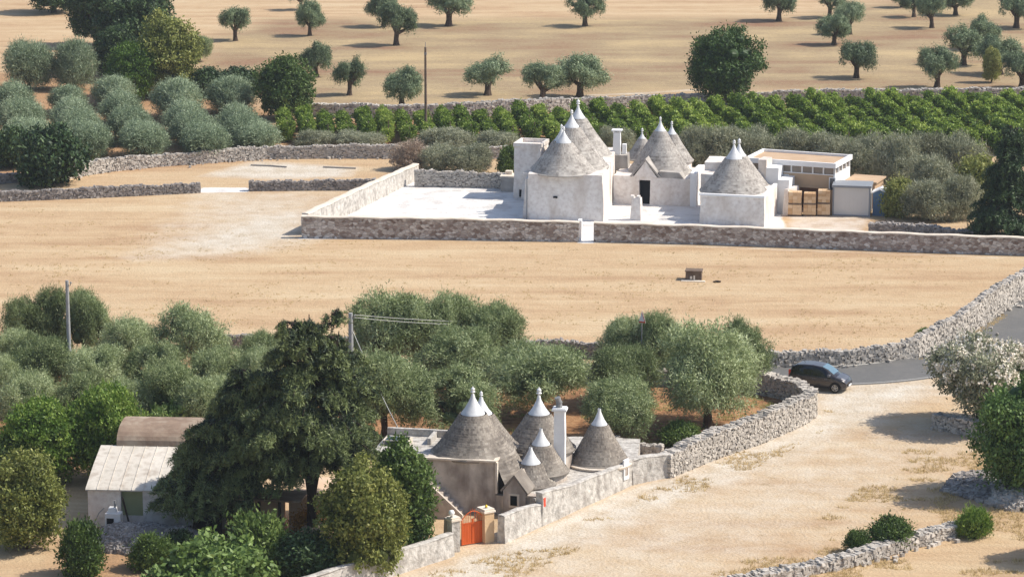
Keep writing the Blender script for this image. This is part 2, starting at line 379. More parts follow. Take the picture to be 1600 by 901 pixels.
G_=[lin(204,168,132,kG),lin(227,196,157,kG),lin(240,215,177,kG)]
D_=[lin(170,134,108,kG),lin(190,168,134,kG),lin(220,194,150,kG)]
S_=[lin(142,104,76,kG),lin(186,140,102,kG),lin(212,168,126,kG)]
K_=[lin(214,198,174,kG*1.06),lin(230,217,198,kG*1.08),lin(238,229,214,kG*1.1)]
W_=[lin(228,224,220,.8),lin(240,238,235,.86)]
gmat()
ground=gm.build('ground',mg); tag(ground,kind='structure')
for nm,a in (('dirt',dirt),('soil',soil),('red',red),('pale',pale),('white',white)):
    at=ground.data.attributes.new(nm,'FLOAT','POINT'); at.data.foreach_set('value',a.ravel().astype(np.float32))

# road ribbons
def smooth_path(pts,step=.5,it=2):
    pts=[Vector(p) for p in pts]
    for _ in range(it):
        n=[pts[0]]
        for a,b in zip(pts[:-1],pts[1:]): n+= [a*.75+b*.25,a*.25+b*.75]
        pts=n+[pts[-1]]
    return pts
def resample(pts,step):
    pts=[Vector(p) for p in pts]; d=[0]
    for a,b in zip(pts[:-1],pts[1:]): d.append(d[-1]+(b-a).length)
    n=max(1,int(round(d[-1]/step))); out=[]
    for i in range(n+1):
        s=d[-1]*i/n; k=0
        while k<len(d)-2 and d[k+1]<s: k+=1
        f=(s-d[k])/max(1e-6,d[k+1]-d[k]); out.append(pts[k].lerp(pts[k+1],f))
    return out
def ribbon(name,pts,off,w,z,th,m,kind='structure'):
    pts=resample(pts,1.0); v=[];n=len(pts)
    for i,p in enumerate(pts):
        d=(pts[min(i+1,n-1)]-pts[max(i-1,0)]); d.z=0; d.normalize(); s=Vector((-d.y,d.x,0))
        for o,zz in ((off-w/2,z-th),(off-w/2,z),(off+w/2,z),(off+w/2,z-th)): v.append((p.x+s.x*o,p.y+s.y*o,zz))
    f=[(i*4+k+1,i*4+k,i*4+4+k,i*4+5+k) for i in range(n-1) for k in range(3)]
    mb=MB().add(v,f); o=mb.build(name,m); tag(o,kind=kind); return o
road=smooth_path([P(*p) for p in ROAD])
ribbon('road',road,0,5.6,.03,.06,M['asphalt'])
ribbon('road_edge_line',road,2.45,.11,.034,.003,M['linepaint'])
ribbon('road_edge_line',road,-2.5,.07,.034,.003,M['linepaint'])

# ---------------- dry stone walls ----------------
def stones(cen,ax,ay,az,size,rr,jit=.16):
    n=len(cen); sg=np.array([(-1,-1,-1),(1,-1,-1),(1,1,-1),(-1,1,-1),(-1,-1,1),(1,-1,1),(1,1,1),(-1,1,1)],float)*.5
    loc=sg[None]*size[:,None,:]*(1+rr.uniform(-jit,jit,(n,8,1)))+rr.normal(0,jit*.22,(n,8,3))*size[:,None,:]
    v=cen[:,None,:]+loc[...,0:1]*ax[:,None,:]+loc[...,1:2]*ay[:,None,:]+loc[...,2:3]*az[:,None,:]
    fb=np.array([(3,2,1,0),(4,5,6,7),(0,1,5,4),(1,2,6,5),(2,3,7,6),(3,0,4,7)])
    f=(fb[None]+8*np.arange(n)[:,None,None]).reshape(-1,4)
    tone=np.repeat(rr.uniform(0,1,n),6); return v.reshape(-1,3),f,tone
def stone_wall(label,pts,hs,th=.6,st=.21,name='dry_stone_wall',m='drystone',cap=True,group=None,seed=1,loose=0,batter=.06,upright=False):
    rr=np.random.default_rng(seed); pts=[Vector((p.x,p.y,0)) for p in pts]
    if not hasattr(hs,'__len__'): hs=[hs]*len(pts)
    pz=[Vector((p.x,p.y,h)) for p,h in zip(pts,hs)]; pz=resample(pz,st)
    n=len(pz); A=np.array([(p.x,p.y) for p in pz]); hh=np.array([p.z for p in pz])
    D=np.gradient(A,axis=0) if n>1 else np.array([[1,0]]); D/=np.linalg.norm(D,axis=1)[:,None]+1e-9; Nn=np.stack([-D[:,1],D[:,0]],1)
    hh=hh+(.06*np.sin(np.arange(n)*.11+seed)+.06*np.sin(np.arange(n)*.37+seed)+.04*np.sin(np.arange(n)*1.1+seed))*min(1,max(hh))
    # core
    v=[];hw=th/2-.09
    for i in range(n):
        for o,z in ((-hw-.03,-.1),(-hw,hh[i]-.12),(hw,hh[i]-.12),(hw+.03,-.1)): v.append((A[i,0]+Nn[i,0]*o,A[i,1]+Nn[i,1]*o,z))
    f=[(i*4+k+1,i*4+k,i*4+4+k,i*4+5+k) for i in range(n-1) for k in range(3)]
    cm=MB().add(v,f); cm.add([v[0],v[1],v[2],v[3]],[(0,1,2,3)]); cm.add([v[-4],v[-3],v[-2],v[-1]],[(3,2,1,0)])
    mb=MB(); ch=st*.72; cen=[];ax=[];ay=[];sz=[]
    nc=int(max(hh)/ch)+1
    for sgn in (-1,1):
        for c in range(nc):
            z=(c+.5)*ch; ok=np.where(z<hh-.02)[0]
            sh=rr.uniform(-.5,.5)*st; keep=ok
            L_=st*rr.uniform(.6,1.5,len(keep))
            o=sgn*(th/2-.1-batter*z*0.6)+rr.normal(0,.02,len(keep))
            p=A[keep]+D[keep]*(sh+rr.normal(0,.03,(len(keep),1)))+Nn[keep]*o[:,None]
            cen.append(np.column_stack([p,np.full(len(keep),z)+rr.normal(0,.035,len(keep))])); ax.append(D[keep]); ay.append(Nn[keep])
            sz.append(np.column_stack([L_,np.full(len(keep),.26),ch*rr.uniform(.7,1.35,len(keep))]))
    # top stones
    for row in (-1,0,1):
        o=row*th/3+rr.normal(0,.03,n); p=A+D*rr.normal(0,.06,(n,1))+Nn*o[:,None]
        up=rr.uniform(.5,1.15,n) if not upright else rr.uniform(1.0,1.8,n)
        cen.append(np.column_stack([p,hh-.02+rr.normal(0,.03,n)])); ax.append(D); ay.append(Nn)
        sz.append(np.column_stack([st*rr.uniform(.6,1.1,n),th/3*rr.uniform(.9,1.3,n),ch*up]))
    # end faces
    for e,s in ((0,-1),(n-1,1)):
        for c in range(int(hh[e]/ch)+1):
            for row in (-1,0,1):
                p=A[e]+Nn[e]*row*th/3.3+D[e]*s*.08; cen.append(np.array([[p[0],p[1],(c+.5)*ch]])); ax.append(D[e:e+1]); ay.append(Nn[e:e+1]); sz.append(np.array([[.3,th/3,ch]]))
    cen=np.concatenate(cen); ax=np.concatenate(ax); ay=np.concatenate(ay); sz=np.concatenate(sz)
    if loose:
        k=int(n*loose); i=rr.integers(0,n,k); o=rr.choice([-1,1],k)*(th/2+rr.exponential(.25,k)+.1)
        p=A[i]+Nn[i]*o[:,None]; cen=np.concatenate([cen,np.column_stack([p,np.full(k,.06)])]); ax=np.concatenate([ax,D[i]]); ay=np.concatenate([ay,Nn[i]]); sz=np.concatenate([sz,rr.uniform(.12,.3,(k,3))])
    n2=len(cen); th_=rr.normal(0,.16,n2); a3=np.column_stack([ax,np.zeros(n2)]); b3=np.column_stack([ay,np.zeros(n2)])
    ax3=a3*np.cos(th_)[:,None]+np.array([0,0,1])*np.sin(th_)[:,None]; az3=-a3*np.sin(th_)[:,None]+np.array([0,0,1])*np.cos(th_)[:,None]
    yw=rr.normal(0,.15,n2)[:,None]; b3r=b3*np.cos(yw)+ax3*np.sin(yw); ax3r=ax3*np.cos(yw)-b3*np.sin(yw)
    mb.add(*stones(cen,ax3r,b3r,az3,sz,rr))
    o=mb.build(name,M[m]); tag(o,label,'wall',group)
    c=cm.build('wall_core',M['core'],o); return o
def pl(pairs): return [P(*p) for p in pairs]
stone_wall('long low grey dry stone wall at the left edge before the pale gateway',pl([(-40,316),(120,310),(309,301)]),.85,seed=2,m='drystone_dark')
stone_wall('low grey dry stone wall from the pale gateway to the white paved court',pl([(393,298),(500,297),(583,297)]),.85,seed=3,m='drystone_dark')
stone_wall('curving pale dry stone wall below the clipped olive rows',pl([(86,284),(120,276),(170,268),(250,260),(330,254),(420,248),(520,247),(622,247),(700,249),(790,247)]),[1.2,1.2,1.15,1.1,1.1,1.15,1.2,1.2,1.0,1.0],seed=4,loose=.6)
stone_wall('short dark stretch of dry stone wall under the dark bush at the left edge',pl([(-30,290),(40,283),(70,287)]),.8,seed=5,m='drystone_dark')
stone_wall('long dry stone wall between the vineyard and the field of scattered olives',pl([(470,180),(520,183),(620,185),(720,183),(820,178),(900,171),(1000,166),(1100,163),(1250,160),(1400,159),(1640,158)]),[1.1,1.3,1.3,1.4,1.4,1.2,1.0,1.0,1.2,1.3,1.3],seed=6,th=.8,st=.3)
stone_wall('dry stone wall of dark stones along the near edge of the stubble field',pl([(300,546),(470,548),(640,552),(860,555),(950,560),(1100,572),(1200,574)]),.95,seed=7,upright=True,m='drystone_dark')
stone_wall('tall pale dry stone wall rising along the outside of the bend in the road',pl([(1205,574),(1260,571),(1320,569),(1380,564),(1430,557),(1465,540),(1500,527),(1540,503),(1580,475),(1640,436),(1700,400)]),[.95,1,1,1.05,1.2,1.45,1.8,2.1,2.0,1.8,1.6],seed=8,st=.22,loose=.4)
stone_wall('curved pale dry stone wall enclosing the red olive grove beside the car',pl([(1000,600),(1100,604),(1178,612),(1215,619),(1245,628),(1263,641),(1266,650),(1250,661),(1220,675),(1180,692),(1120,712),(1080,728),(1042,744)]),[1.1,1.1,1.2,1.3,1.4,1.5,1.6,1.6,1.65,1.7,1.6,1.5,1.45],seed=9,th=.85,st=.18)
stone_wall('low broken dry stone wall in the bottom right corner with green bushes behind',pl([(1502,832),(1450,846),(1380,866),(1320,884),(1250,897),(1160,912),(1080,930)]),[.65,.65,.6,.55,.5,.45,.4],seed=10,th=.85,st=.22,loose=.8)
stone_wall('short low wall of reddish stone under the flowering oleander',pl([(1466,668),(1500,676),(1545,684),(1620,694)]),.95,seed=11,th=.8,loose=.2)
stone_wall('grey dry stone wall inside the right end of the farm below the cypress',pl([(1362,368),(1420,371),(1480,374),(1545,376)]),[1.0,1.1,.9,.6],seed=12,th=.9,m='drystone_dark')
stone_wall('grey dry stone wall at the back of the white court below the scrub',pl([(652,291),(700,292),(750,293),(795,295)]),1.35,seed=13,m='drystone',th=.5)
stone_wall('low dry stone wall behind the trulli at the edge of the red grove',pl([(965,708),(1000,713),(1030,716)]),.8,seed=14,th=.5)

# mortared farm wall, in stretches
def masonry_wall(label,pts,hs,th=.55,name='masonry_wall',m='masonry',capm='cap',seed=0,cw=.06,capT=.09):
    t=thing(name,label,'wall',pts[0]); mb=MB(); cb=MB(); o0=Vector(pts[0])
    pz=resample([Vector((p.x,p.y,h)) for p,h in zip(pts,hs)],.6); n=len(pz)
    v=[];c=[]
    for i,p in enumerate(pz):
        d=pz[min(i+1,n-1)]-pz[max(i-1,0)]; d.z=0; d.normalize(); s=Vector((-d.y,d.x,0)); h=p.z+.03*math.sin(i*.9+seed)
        rows=5
        for k in range(rows+1): 
            w=th/2+.05*(1-k/rows); a=Vector((p.x,p.y,h*k/rows-(.1 if k==0 else 0)))-s*w; v.append(a)
        for k in range(rows,-1,-1):
            w=th/2+.05*(1-k/rows); a=Vector((p.x,p.y,h*k/rows-(.1 if k==0 else 0)))+s*w; v.append(a)
        for a,z in ((-th/2-cw,h-.0),(-th/2-cw+.02,h+capT),(0,h+capT+.03),(th/2+cw-.02,h+capT),(th/2+cw,h-.0)): c.append(Vector((p.x,p.y,z+.004))+s*a+Vector((0,0,.012*math.sin(i*2.3+a*7))))
    m2=12; v=np.array([tuple(a) for a in v]); v+=np.stack([vnoise(v,2.5,seed+k)*.03 for k in range(3)],1)
    f=[(i*m2+k+1,i*m2+k,(i+1)*m2+k,(i+1)*m2+k+1) for i in range(n-1) for k in range(m2-1)]
    mb.add(v,f)
    for e,fl in ((0,0),(n-1,1)):
        e0=e*m2
        for k in range(5):
            qf=(k,k+1,m2-2-k,m2-1-k); qf=qf if fl else qf[::-1]; mb.add(v[e0:e0+m2],[qf])
    c=np.array([tuple(a) for a in c])
    f=[(i*5+k+1,i*5+k,(i+1)*5+k,(i+1)*5+k+1) for i in range(n-1) for k in range(4)]
    cb.add(c,f); cb.add(c[:5],[(0,1,2,3,4)]); cb.add(c[-5:],[(4,3,2,1,0)])
    mb.build('wall_face',M[m],t); cb.build('wall_cap',M[capm],t); return t
# ---------------- trulli ----------------
E1=(P(1600,399)-P(470,368)).normalized()
def tri_cap(): pass
def pinnacle(c,z,s,parent,m='white_clean'):
    mb=MB(); mb.lathe([(.13*s,0),(.10*s,.10*s),(.07*s,.22*s),(.20*s,.26*s),(.21*s,.31*s),(.08*s,.35*s)],(c.x,c.y,z),14)
    pr=[(.17*s*math.cos(a),.35*s+.15*s+.17*s*math.sin(a)) for a in [R(x) for x in range(-80,91,20)]]
    mb.lathe(pr,(c.x,c.y,z),14); mb.lathe([(.04*s,.64*s),(.05*s,.70*s),(.0,.78*s)],(c.x,c.y,z),8)
    return mb.build('pinnacle',M[m],parent,smooth=True)
def cone_courses(mb,c,r0,z0,r1,z1,ch=.12,seg=56,a0=0,a1=360,seed=0,flare=.0,lip=.045):
    rr=np.random.default_rng(seed); n=max(4,int((z1-z0)/ch)); full=(a1-a0)>=360; m=seg if full else seg+1
    ang=np.radians(a0+(a1-a0)*np.arange(m)/seg); lowf=1+.012*np.sin(3*ang+seed)+.008*np.sin(7*ang+2*seed)
    v=[];tn=[]
    for i in range(n):
        f0=i/n; f1=(i+1)/n; prof=lambda f: r0+(r1-r0)*f+flare*max(0,.25-f)**2*16*.0625*4-.03*math.sin(f*math.pi)*r0
        ro=prof(f0)+lip; ri=prof(f1)+lip*1.6
        jit=rr.normal(0,.008,m)
        za=z0+(z1-z0)*f0; zb=z0+(z1-z0)*f1
        for r_,z_ in ((ro,za+rr.normal(0,.006,m)),(ri,zb-.004+0*jit)):
            v.append(np.stack([c.x+r_*(lowf+jit/r0)*np.cos(ang),c.y+r_*(lowf+jit/r0)*np.sin(ang),np.zeros(m)+z_],1))
    v=np.concatenate(v); rows=2*n; f=[];t=[]
    for i in range(rows-1):
        if i%2==0:
            tt=np.clip(rr.uniform(.15,1,seg)+rr.normal(0,.14),0,1)
        else: tt=np.full(seg,.0)  # lip undersides get the darkest tone, so groove shade is painted in
        k=np.arange(seg); k2=(k+1)%m
        f.append(np.stack([i*m+k,i*m+k2,(i+1)*m+k2,(i+1)*m+k],1)); t.append(tt[:seg])
    mb.add(v,np.concatenate(f),np.concatenate(t))
def cone(parent,px,py,z,rpx,apex,tip,pin,m='coneA',ch=.13,seed=0,ps=1.0,drum=None,pm='white_clean',seg=72,flare=.0,label=None):
    c=P(px,py,z); s=F/((c.y)*cT+(H-z)*sT); r=rpx/s; za=ZT(c,apex); zt=ZT(c,tip)
    rt=r*(za-zt)/(za-z)*.94
    mb=MB(); cone_courses(mb,c,r,z,rt,zt,ch,seg,seed=seed,flare=flare); mb.lathe([(r+.1,-.12),(r+.13,-.02),(r+.03,.03)],(c.x,c.y,z),40)
    o=mb.build('cone_roof',M[m],parent)
    if label: o['label']=label
    w=MB(); h=za-zt; rt*=.9; w.lathe([(rt+.05,-.02),(rt+.03,.02),(rt*.72,h*.27),(rt*.45,h*.55),(rt*.22,h*.82),(.09,h)],(c.x,c.y,zt),32)
    w.build('roof_tip',M['tipwhite'],o,smooth=True)
    if pin is not None:
        zp=ZT(c,pin); pinnacle(c,za-.03,max(.4,(zp-za)/.78),o,pm)
    if drum is not None:
        d=MB(); d.lathe([(r-.02,drum-z),(r-.05,0)],(c.x,c.y,z),32); d.build('drum_wall',M['whitewash'],parent)
    return o,c,r
def block(parent,name,pl_,pr_,depth,top,m='whitewash',taper=.0,amp=.03,z0=-.05,back=None,mat2=None,seed=0,zt=None):
    a=P(*pl_); b=P(*pr_); w=(b-a).length; Mx=frame(a,b-a); h=zt if zt is not None else ZT(a,top)
    mb=MB(); rough_box(mb,Mx,(0,0,z0),(w,depth,h),taper,.45,amp,seed); o=mb.build(name,M[m],parent); return o,Mx,w,h
# --- far white farmhouse, left cluster
t=thing('trulli_house','large whitewashed trulli farmhouse of several tall pale stone cones with a dark open doorway','house',P(890,345))
_,MA,wA,hA=block(t,'wall',(822,343),(943,346),7.6,272,taper=.035,seed=1)
o2,_,_,_=block(t,'wall',(846,322),(955,324),8.0,252,taper=.02,seed=2)
mb=MB(); rough_box(mb,MA,(-.35,.5,0),(.5,3.2,hA*.86),.06,.5,.04,3); mb.build('buttress',M['whitewash'],t)
mb=MB(); mb.box((2.3,-.02,hA-2.0),(2.65,.05,hA-1.85),MA); mb.build('wall_slit',M['dark'],t)
mb=MB(); mb.tube([MA@Vector((.08,-.02,hA*.9)),MA@Vector((.06,-.08,0))],.05); mb.build('drain_pipe',M['metal'],t)
tw,MT,wT,hT=block(t,'chimney_tower',(802,309),(846,311),3.0,229,taper=.02,seed=4)
mb=MB()
for lo,hi in (((0,0,hT),(wT,.2,hT+.32)),((0,2.7,hT),(wT,2.9,hT+.32)),((0,.2,hT),(.2,2.7,hT+.32)),((wT-.2,.2,hT),(wT,2.7,hT+.32))): mb.box(lo,hi,MT)
mb.build('parapet',M['whitewash'],tw)
mb=MB(); rough_box(mb,MT,(.9,-.7,0),(wT+.1,.1,hT*.52),.03,.5,.03,9); mb.build('lean_to',M['whitewash'],t)
mb=MB(); mb.box((.55,-.045,.12),(.95,.02,.75),MT); mb.build('low_opening',M['dark'],t)
cone(t,880.5,266.5,hA,49,205,222,196,seed=1)
cone(t,877,262,hA,46,202,219,193,seed=2)
cone(t,893,259,hA,57,180,198,170,seed=3)
cone(t,903,240,hA,53,166,184,154,seed=4)
# wing with doorway
a=P(958,318); b=P(1088,323); MW=frame(a,b-a); wW=(b-a).length; hW=ZT(a,274)
sc=wW/130.; d0=(998.5-958)*sc; d1=(1016-958)*sc; dh=2.15
mb=MB(); rough_box(mb,MW,(0,0,-.05),(d0,6,hW),.0,.5,.03,5); mb.build('wing_wall',M['whitewash'],t)
mb=MB(); rough_box(mb,MW,(d1,0,-.05),(wW,6,hW-.08),.0,.5,.03,6); mb.build('wing_wall',M['whitewash'],t)
mb=MB(); mb.box((d0-.02,0.02,dh),(d1+.02,3,hW-.02),MW); mb.build('lintel',M['whitewash'],t)
mb=MB(); mb.box((d0-.02,.45,-.02),(d1+.02,.55,dh),MW); mb.build('door_opening',M['dark'],t)
for z in (.0,):
    mb=MB(); mb.prism([(d0-.5,hW-.05),(d1+.6,hW-.05),((d0+d1)/2+.05,hW+1.35)],-.06,1.6,MW); g=mb.build('door_gable',M['whitewash'],t)
    mb=MB(); xm=(d0+d1)/2+.05
    for xa,s_ in ((d0-.68,1),(d1+.78,-1)):
        mb.prism([(xa,hW-.08),(xm,hW+1.38),(xm,hW+1.55),(xa-.1*s_,hW+.02)] if s_>0 else [(xm,hW+1.38),(xa,hW-.08),(xa+.1,hW+.02),(xm,hW+1.55)],-.12,1.7,MW)
    mb.build('gable_roof',M['coneA'],g); 
mb=MB(); mb.prism([(d1+.75,hW-.08),(d1+2.9,hW-.08),(d1+2.5,hW+.42),(d1+.75,hW+.48)],.02,1.5,MW); mb.build('eave_slabs',M['coneA'],t)
mb=MB(); mb.box((d0-2.75,-.05,0),(d0-2.5,.1,.42),MW); mb.build('low_opening',M['dark'],t)
mb=MB(); rough_box(mb,MW,(wW-.55,-.12,0),(wW+.02,4.5,hW+.45),.0,.5,.03,7); mb.build('buttress',M['white_clean'],t)
cone(t,1031,267,2.45,49,189,204,181,seed=5)
cone(t,1049,249,3.0,33,196,209,188,seed=6,drum=0)
cone(t,1003,246,2.8,25,207,216,199,seed=7)
# chimney
ac=P(948,268,2.4); mb=MB(); k=ac.y
s_=F/(ac.y*cT+(H-2.4)*sT); Mc=frame((ac.x,ac.y+1.2,2.3),E1)
rough_box(mb,Mc,(0,0,0),(1.9,1.9,1.35),.05,.5,.03,8); ch=mb.build('chimney_base',M['coneA'],t)
mb=MB(); rough_box(mb,Mc,(.5,.4,1.35),(1.2,1.1,3.3),.03,.5,.015,9); st=mb.build('chimney',M['white_clean'],t)
mb=MB(); mb.box((.4,.3,3.42),(1.3,1.2,3.52),Mc); 
for x_,y_ in ((.5,.4),(1.08,.4),(.5,.98),(1.08,.98)): mb.box((x_,y_,3.28),(x_+.12,y_+.12,3.43),Mc)
mb.build('chimney_cap',M['white_clean'],st)
mb=MB(); rough_box(mb,Mc,(1.3,.8,1.2),(1.65,1.3,2.2),.0,.5,.01,9); mb.build('flue',M['white_clean'],t)
# --- right cluster
t=thing('trullo_outbuilding','smaller whitewashed trullo with one broad pale cone and a stepped white annexe','house',P(1150,355))
_,MH,wH,hH=block(t,'wall',(1093,350),(1194,355),6.2,305,taper=.01,seed=11)
mb=MB()
for lo,hi in (((-.05,-.05,hH),(wH,.25,hH+.16)),((wH-.3,.25,hH),(wH,6.1,hH+.2))): mb.box(lo,hi,MH)
mb.build('parapet',M['white_clean'],t)
cone(t,1146,296.5,hH,51,227,247,217,seed=8,ps=.8)
cone(t,1154,287,hH,46,226,243,215,seed=9,ps=.8)
block(t,'annexe_wall',(1100,330),(1127,331),3.0,253,seed=12)
block(t,'annexe_wall',(1094,336),(1117,337),2.0,272,seed=13)
block(t,'annexe_wall',(1183,330),(1196,331),1.6,249,seed=14)
block(t,'annexe_wall',(1196,331),(1215,332),3.0,262,seed=15,m='white_clean')
block(t,'annexe_wall',(1214,333),(1232,334),3.0,281,seed=16,m='white_clean')
block(t,'annexe_wall',(1222,336),(1232,337),2.4,296,seed=17,taper=.06)
# court pillar
t=thing('stone_pillar','squat whitewashed pillar standing free in the court in front of the dark doorway','pillar',P(990,344))
block(t,'shaft',(984.5,344),(1001.5,345),.75,309,taper=.06,seed=18)
a=P(984.5,344); Mx=frame(a,E1); hh=ZT(a,309); mb=MB(); mb.box((.03,.03,hh),(.3,.6,hh+.16),Mx); mb.box((.55,.03,hh),(.8,.6,hh+.14),Mx); mb.build('finial',M['whitewash'],t)
# low block beside the tower
t=thing('stone_trough','low pale stone block at the end of the wall behind the white court','trough',P(783,300))
block(t,'body',(782,299),(803,300),1.8,277,m='coneA',seed=19)
a=P(782,299); Mx=frame(a,E1); hh=ZT(a,277); mb=MB(); mb.box((-.06,-.06,hh+.01),(1.25,1.8,hh+.11),Mx); mb.box((.3,.9,hh+.11),(.9,1.5,hh+.4),Mx); mb.build('top_slab',M['cap'],t)
# farm boundary walls
masonry_wall('long rubble stone wall with a white cap left of the gap into the white court',[P(472,371),P(700,373.5),P(905,377)],[1.72,1.66,1.55],seed=1)
masonry_wall('long rubble stone wall with a pale cap running right from the court gap',[P(928,377),P(1100,381),P(1350,390),P(1500,395.5),P(1720,402)],[1.5,1.45,1.4,1.38,1.35],seed=2)
masonry_wall('white plastered side wall of the court running back from the stone wall corner',[P(477,367),P(560,325),P(650,280)],[1.72,1.62,1.35],m='lightplaster',capm='cap',seed=3,th=.5)
t=thing('gate_jamb','narrow white jamb closing the stone wall at the gap','gate post',P(905,377)); block(t,'jamb',(903,376.5),(908.5,376.6),.9,344.5,m='white_clean',seed=21,amp=.01)

# --- warehouse and the yard
t=thing('warehouse','flat roofed tan warehouse with a white fascia, strip windows and a brown shutter','warehouse',P(1303,331))
a=P(1168,321); b=P(1303,331); w=(b-a).length; Mx=frame(a,b-a); h=ZT(b,257); D=4.6
mb=MB(); rough_box(mb,Mx,(0,0,-.05),(w-.12,D-.1,h-.9),0,1.2,.0,0); wall=mb.build('wall',M['tan'],t)
mb=MB(); mb.box((w-.12,-.02,-.05),(w+.02,D,h-.88),Mx); mb.build('side_wall',M['white_clean'],t)
mb=MB(); mb.box((.05,.08,h-.9),(w-.1,D-.18,h-.32),Mx); g=mb.build('strip_window',M['clerestory'],t)
mb=MB()
nn=8
for i in range(nn+1): x_=i*(w-.12)/nn; mb.box((x_,.0,h-.91),(x_+.12,.09,h-.3),Mx)
for i in range(5): y_=i*(D-.2)/4; mb.box((w-.1,y_,h-.89),(w+.02,y_+.14,h-.3),Mx)
mb.box((-.02,-.03,h-.98),(w-.13,.07,h-.9),Mx)
mb.build('mullion_row',M['white_clean'],g)
mb=MB(); mb.box((-.25,-.3,h-.3),(w+.15,-.08,h+.12),Mx); mb.box((w-.07,-.08,h-.3),(w+.15,D+.2,h+.12),Mx); mb.box((-.25,-.08,h-.3),(-.03,D+.2,h+.12),Mx); mb.box((-.03,D-.02,h-.3),(w-.07,D+.2,h+.1),Mx); mb.build('fascia',M['white_clean'],t)
mb=MB(); mb.box((-.03,-.08,h-.28),(w-.07,D-.02,h-.1),Mx); mb.build('roof',M['tan'],t)
k=w/135.; x0=(1250-1168)*k; x1=(1279.5-1168)*k; mb=MB(); mb.box((x0,-.05,.2),(x1,.03,1.95),Mx); sh=mb.build('roller_shutter',M['brown'],t)
mb=MB(); mb.box((x0-.1,-.07,1.95),(x1+.1,.02,2.06),Mx); mb.box((x0-.1,-.07,.0),(x0-.003,.02,1.95),Mx); mb.box((x1+.003,-.07,.0),(x1+.1,.02,1.95),Mx); mb.build('shutter_frame',M['tan'],sh)
for xx,ww in (((1222-1168)*k,.5),((1296-1168)*k,.42)):
    mb=MB(); mb.box((xx,-.05,1.9),(xx+ww,.03,2.9),Mx); wn=mb.build('window',M['glass'],t)
    mb=MB(); mb.box((xx-.08,-.06,1.82),(xx,.02,2.98),Mx); mb.box((xx+ww,-.06,1.82),(xx+ww+.08,.02,2.98),Mx); mb.box((xx,-.06,2.9),(xx+ww,.02,2.98),Mx); mb.build('window_frame',M['white_clean'],wn)
t=thing('low_shed','low tan shed with a flat roof just behind the grey cabin','shed',P(1322,322))
_,Mx,w,h=block(t,'wall',(1322,323),(1366,326),3,284,m='tan',amp=0); mb=MB(); mb.box((-.15,-.2,h+.0),(w+.2,3.2,h+.14),Mx); mb.build('roof',M['tan'],t)
# cabin
t=thing('portable_cabin','pale grey metal site cabin with darker corner posts','cabin',P(1300,338))
a=P(1300,337); b=P(1359.5,339); w=(b-a).length; Mx=frame(a,b-a); h=ZT(a,290)
mb=MB(); mb.box((.05,.05,.12),(w-.05,2.4,h-.1),Mx); bd=mb.build('body',M['cabin'],t)
mb=MB()
for i in range(1,9): x_=.1+i*(w-.2)/9; mb.box((x_-.015,.03,.16),(x_+.015,.06,h-.2),Mx)
mb.build('panel_joint',M['cabin'],bd)
for x_,y_ in ((0,0),(w-.14,0),(0,2.3),(w-.14,2.3)): mb=MB(); mb.box((x_,y_,.0),(x_+.14,y_+.14,h-.12),Mx); mb.build('corner_post',M['cabinframe'],t)
mb=MB(); mb.box((.14,0,.0),(w-.14,.12,.12),Mx); mb.build('floor_frame',M['cabinframe'],t)
mb=MB(); mb.box((-.06,-.08,h-.14),(w+.06,2.52,h+.05),Mx); mb.build('roof',M['cabinframe'],t)
# blue shed
t=thing('tool_shed','small blue shed with a white pitched roof right of the grey cabin','shed',P(1362,336))
a=P(1363,337); b=P(1385,338); w=(b-a).length; Mx=frame(a,b-a); h=ZT(a,302)
mb=MB(); mb.prism([(0,0),(w,0),(w,h),(w/2,h+.3),(0,h)],0,1.5,Mx); bd=mb.build('body',M['blue'],t)
mb=MB()
for i in range(1,6): x_=i*w/6; mb.box((x_-.01,-.015,.02),(x_+.01,.01,h),Mx,.1)
mb.build('plank_joint',M['blue'],bd)
mb=MB(); mb.prism([(-.12,h-.04),(w/2,h+.31),(w/2,h+.40),(-.14,h+.05)],-.1,1.6,Mx); mb.prism([(w/2,h+.31),(w+.12,h-.04),(w+.14,h+.05),(w/2,h+.40)],-.1,1.6,Mx); mb.build('roof',M['white_clean'],t)
mb=MB(); mb.box((w*.3,-.03,.05),(w*.7,.0,h*.85),Mx,.0); mb.build('door',M['blue'],t)
# pallet stacks of tufa blocks
def pallet(px0,px1,pyb,z0,h,label,d=1.05):
    a=P(px0,pyb); b=P(px1,pyb+.5); w=(b-a).length; Mx=frame((a.x,a.y,z0),b-a)
    t=thing('pallet_load',label,'pallet',Mx.translation,group='pallets of cut stone beside the warehouse')
    mb=MB()
    for k_ in range(3): mb.box((.02,k_*(d-.12)/2,0),(w-.02,k_*(d-.12)/2+.1,.09),Mx)
    mb.box((0,0,.09),(w,d,.13),Mx); mb.build('pallet',M['wood'],t)
    mb=MB(); nx,nz=3,max(2,int((h-.14)/.24)); bw=(w-.04)/nx; bh=(h-.14)/nz
    for i in range(nx):
        for j in range(2):
            for k_ in range(nz):
                e=random.uniform(-.012,.012); mb.box((.02+i*bw+.006,.02+j*(d-.04)/2+.006+e,.14+k_*bh+.004),(.02+(i+1)*bw-.006,.02+(j+1)*(d-.04)/2-.006+e,.14+(k_+1)*bh-.004),Mx,random.random())
    mb.build('stone_blocks',M['tufa'],t)
for x0,x1,hs,pos in ((1230.5,1252.5,(1.0,1.05),'left'),(1254.5,1275,(1.0,.95),'middle'),(1276.5,1297,(1.05,1.15),'right')):
    pallet(x0,x1,338,0,hs[0],'pallet of tan cut stone blocks at the bottom of the %s stack'%pos)
    pallet(x0+.5,x1-.5,338,hs[0]+.01,hs[1],'pallet of tan cut stone blocks on top of the %s stack'%pos)

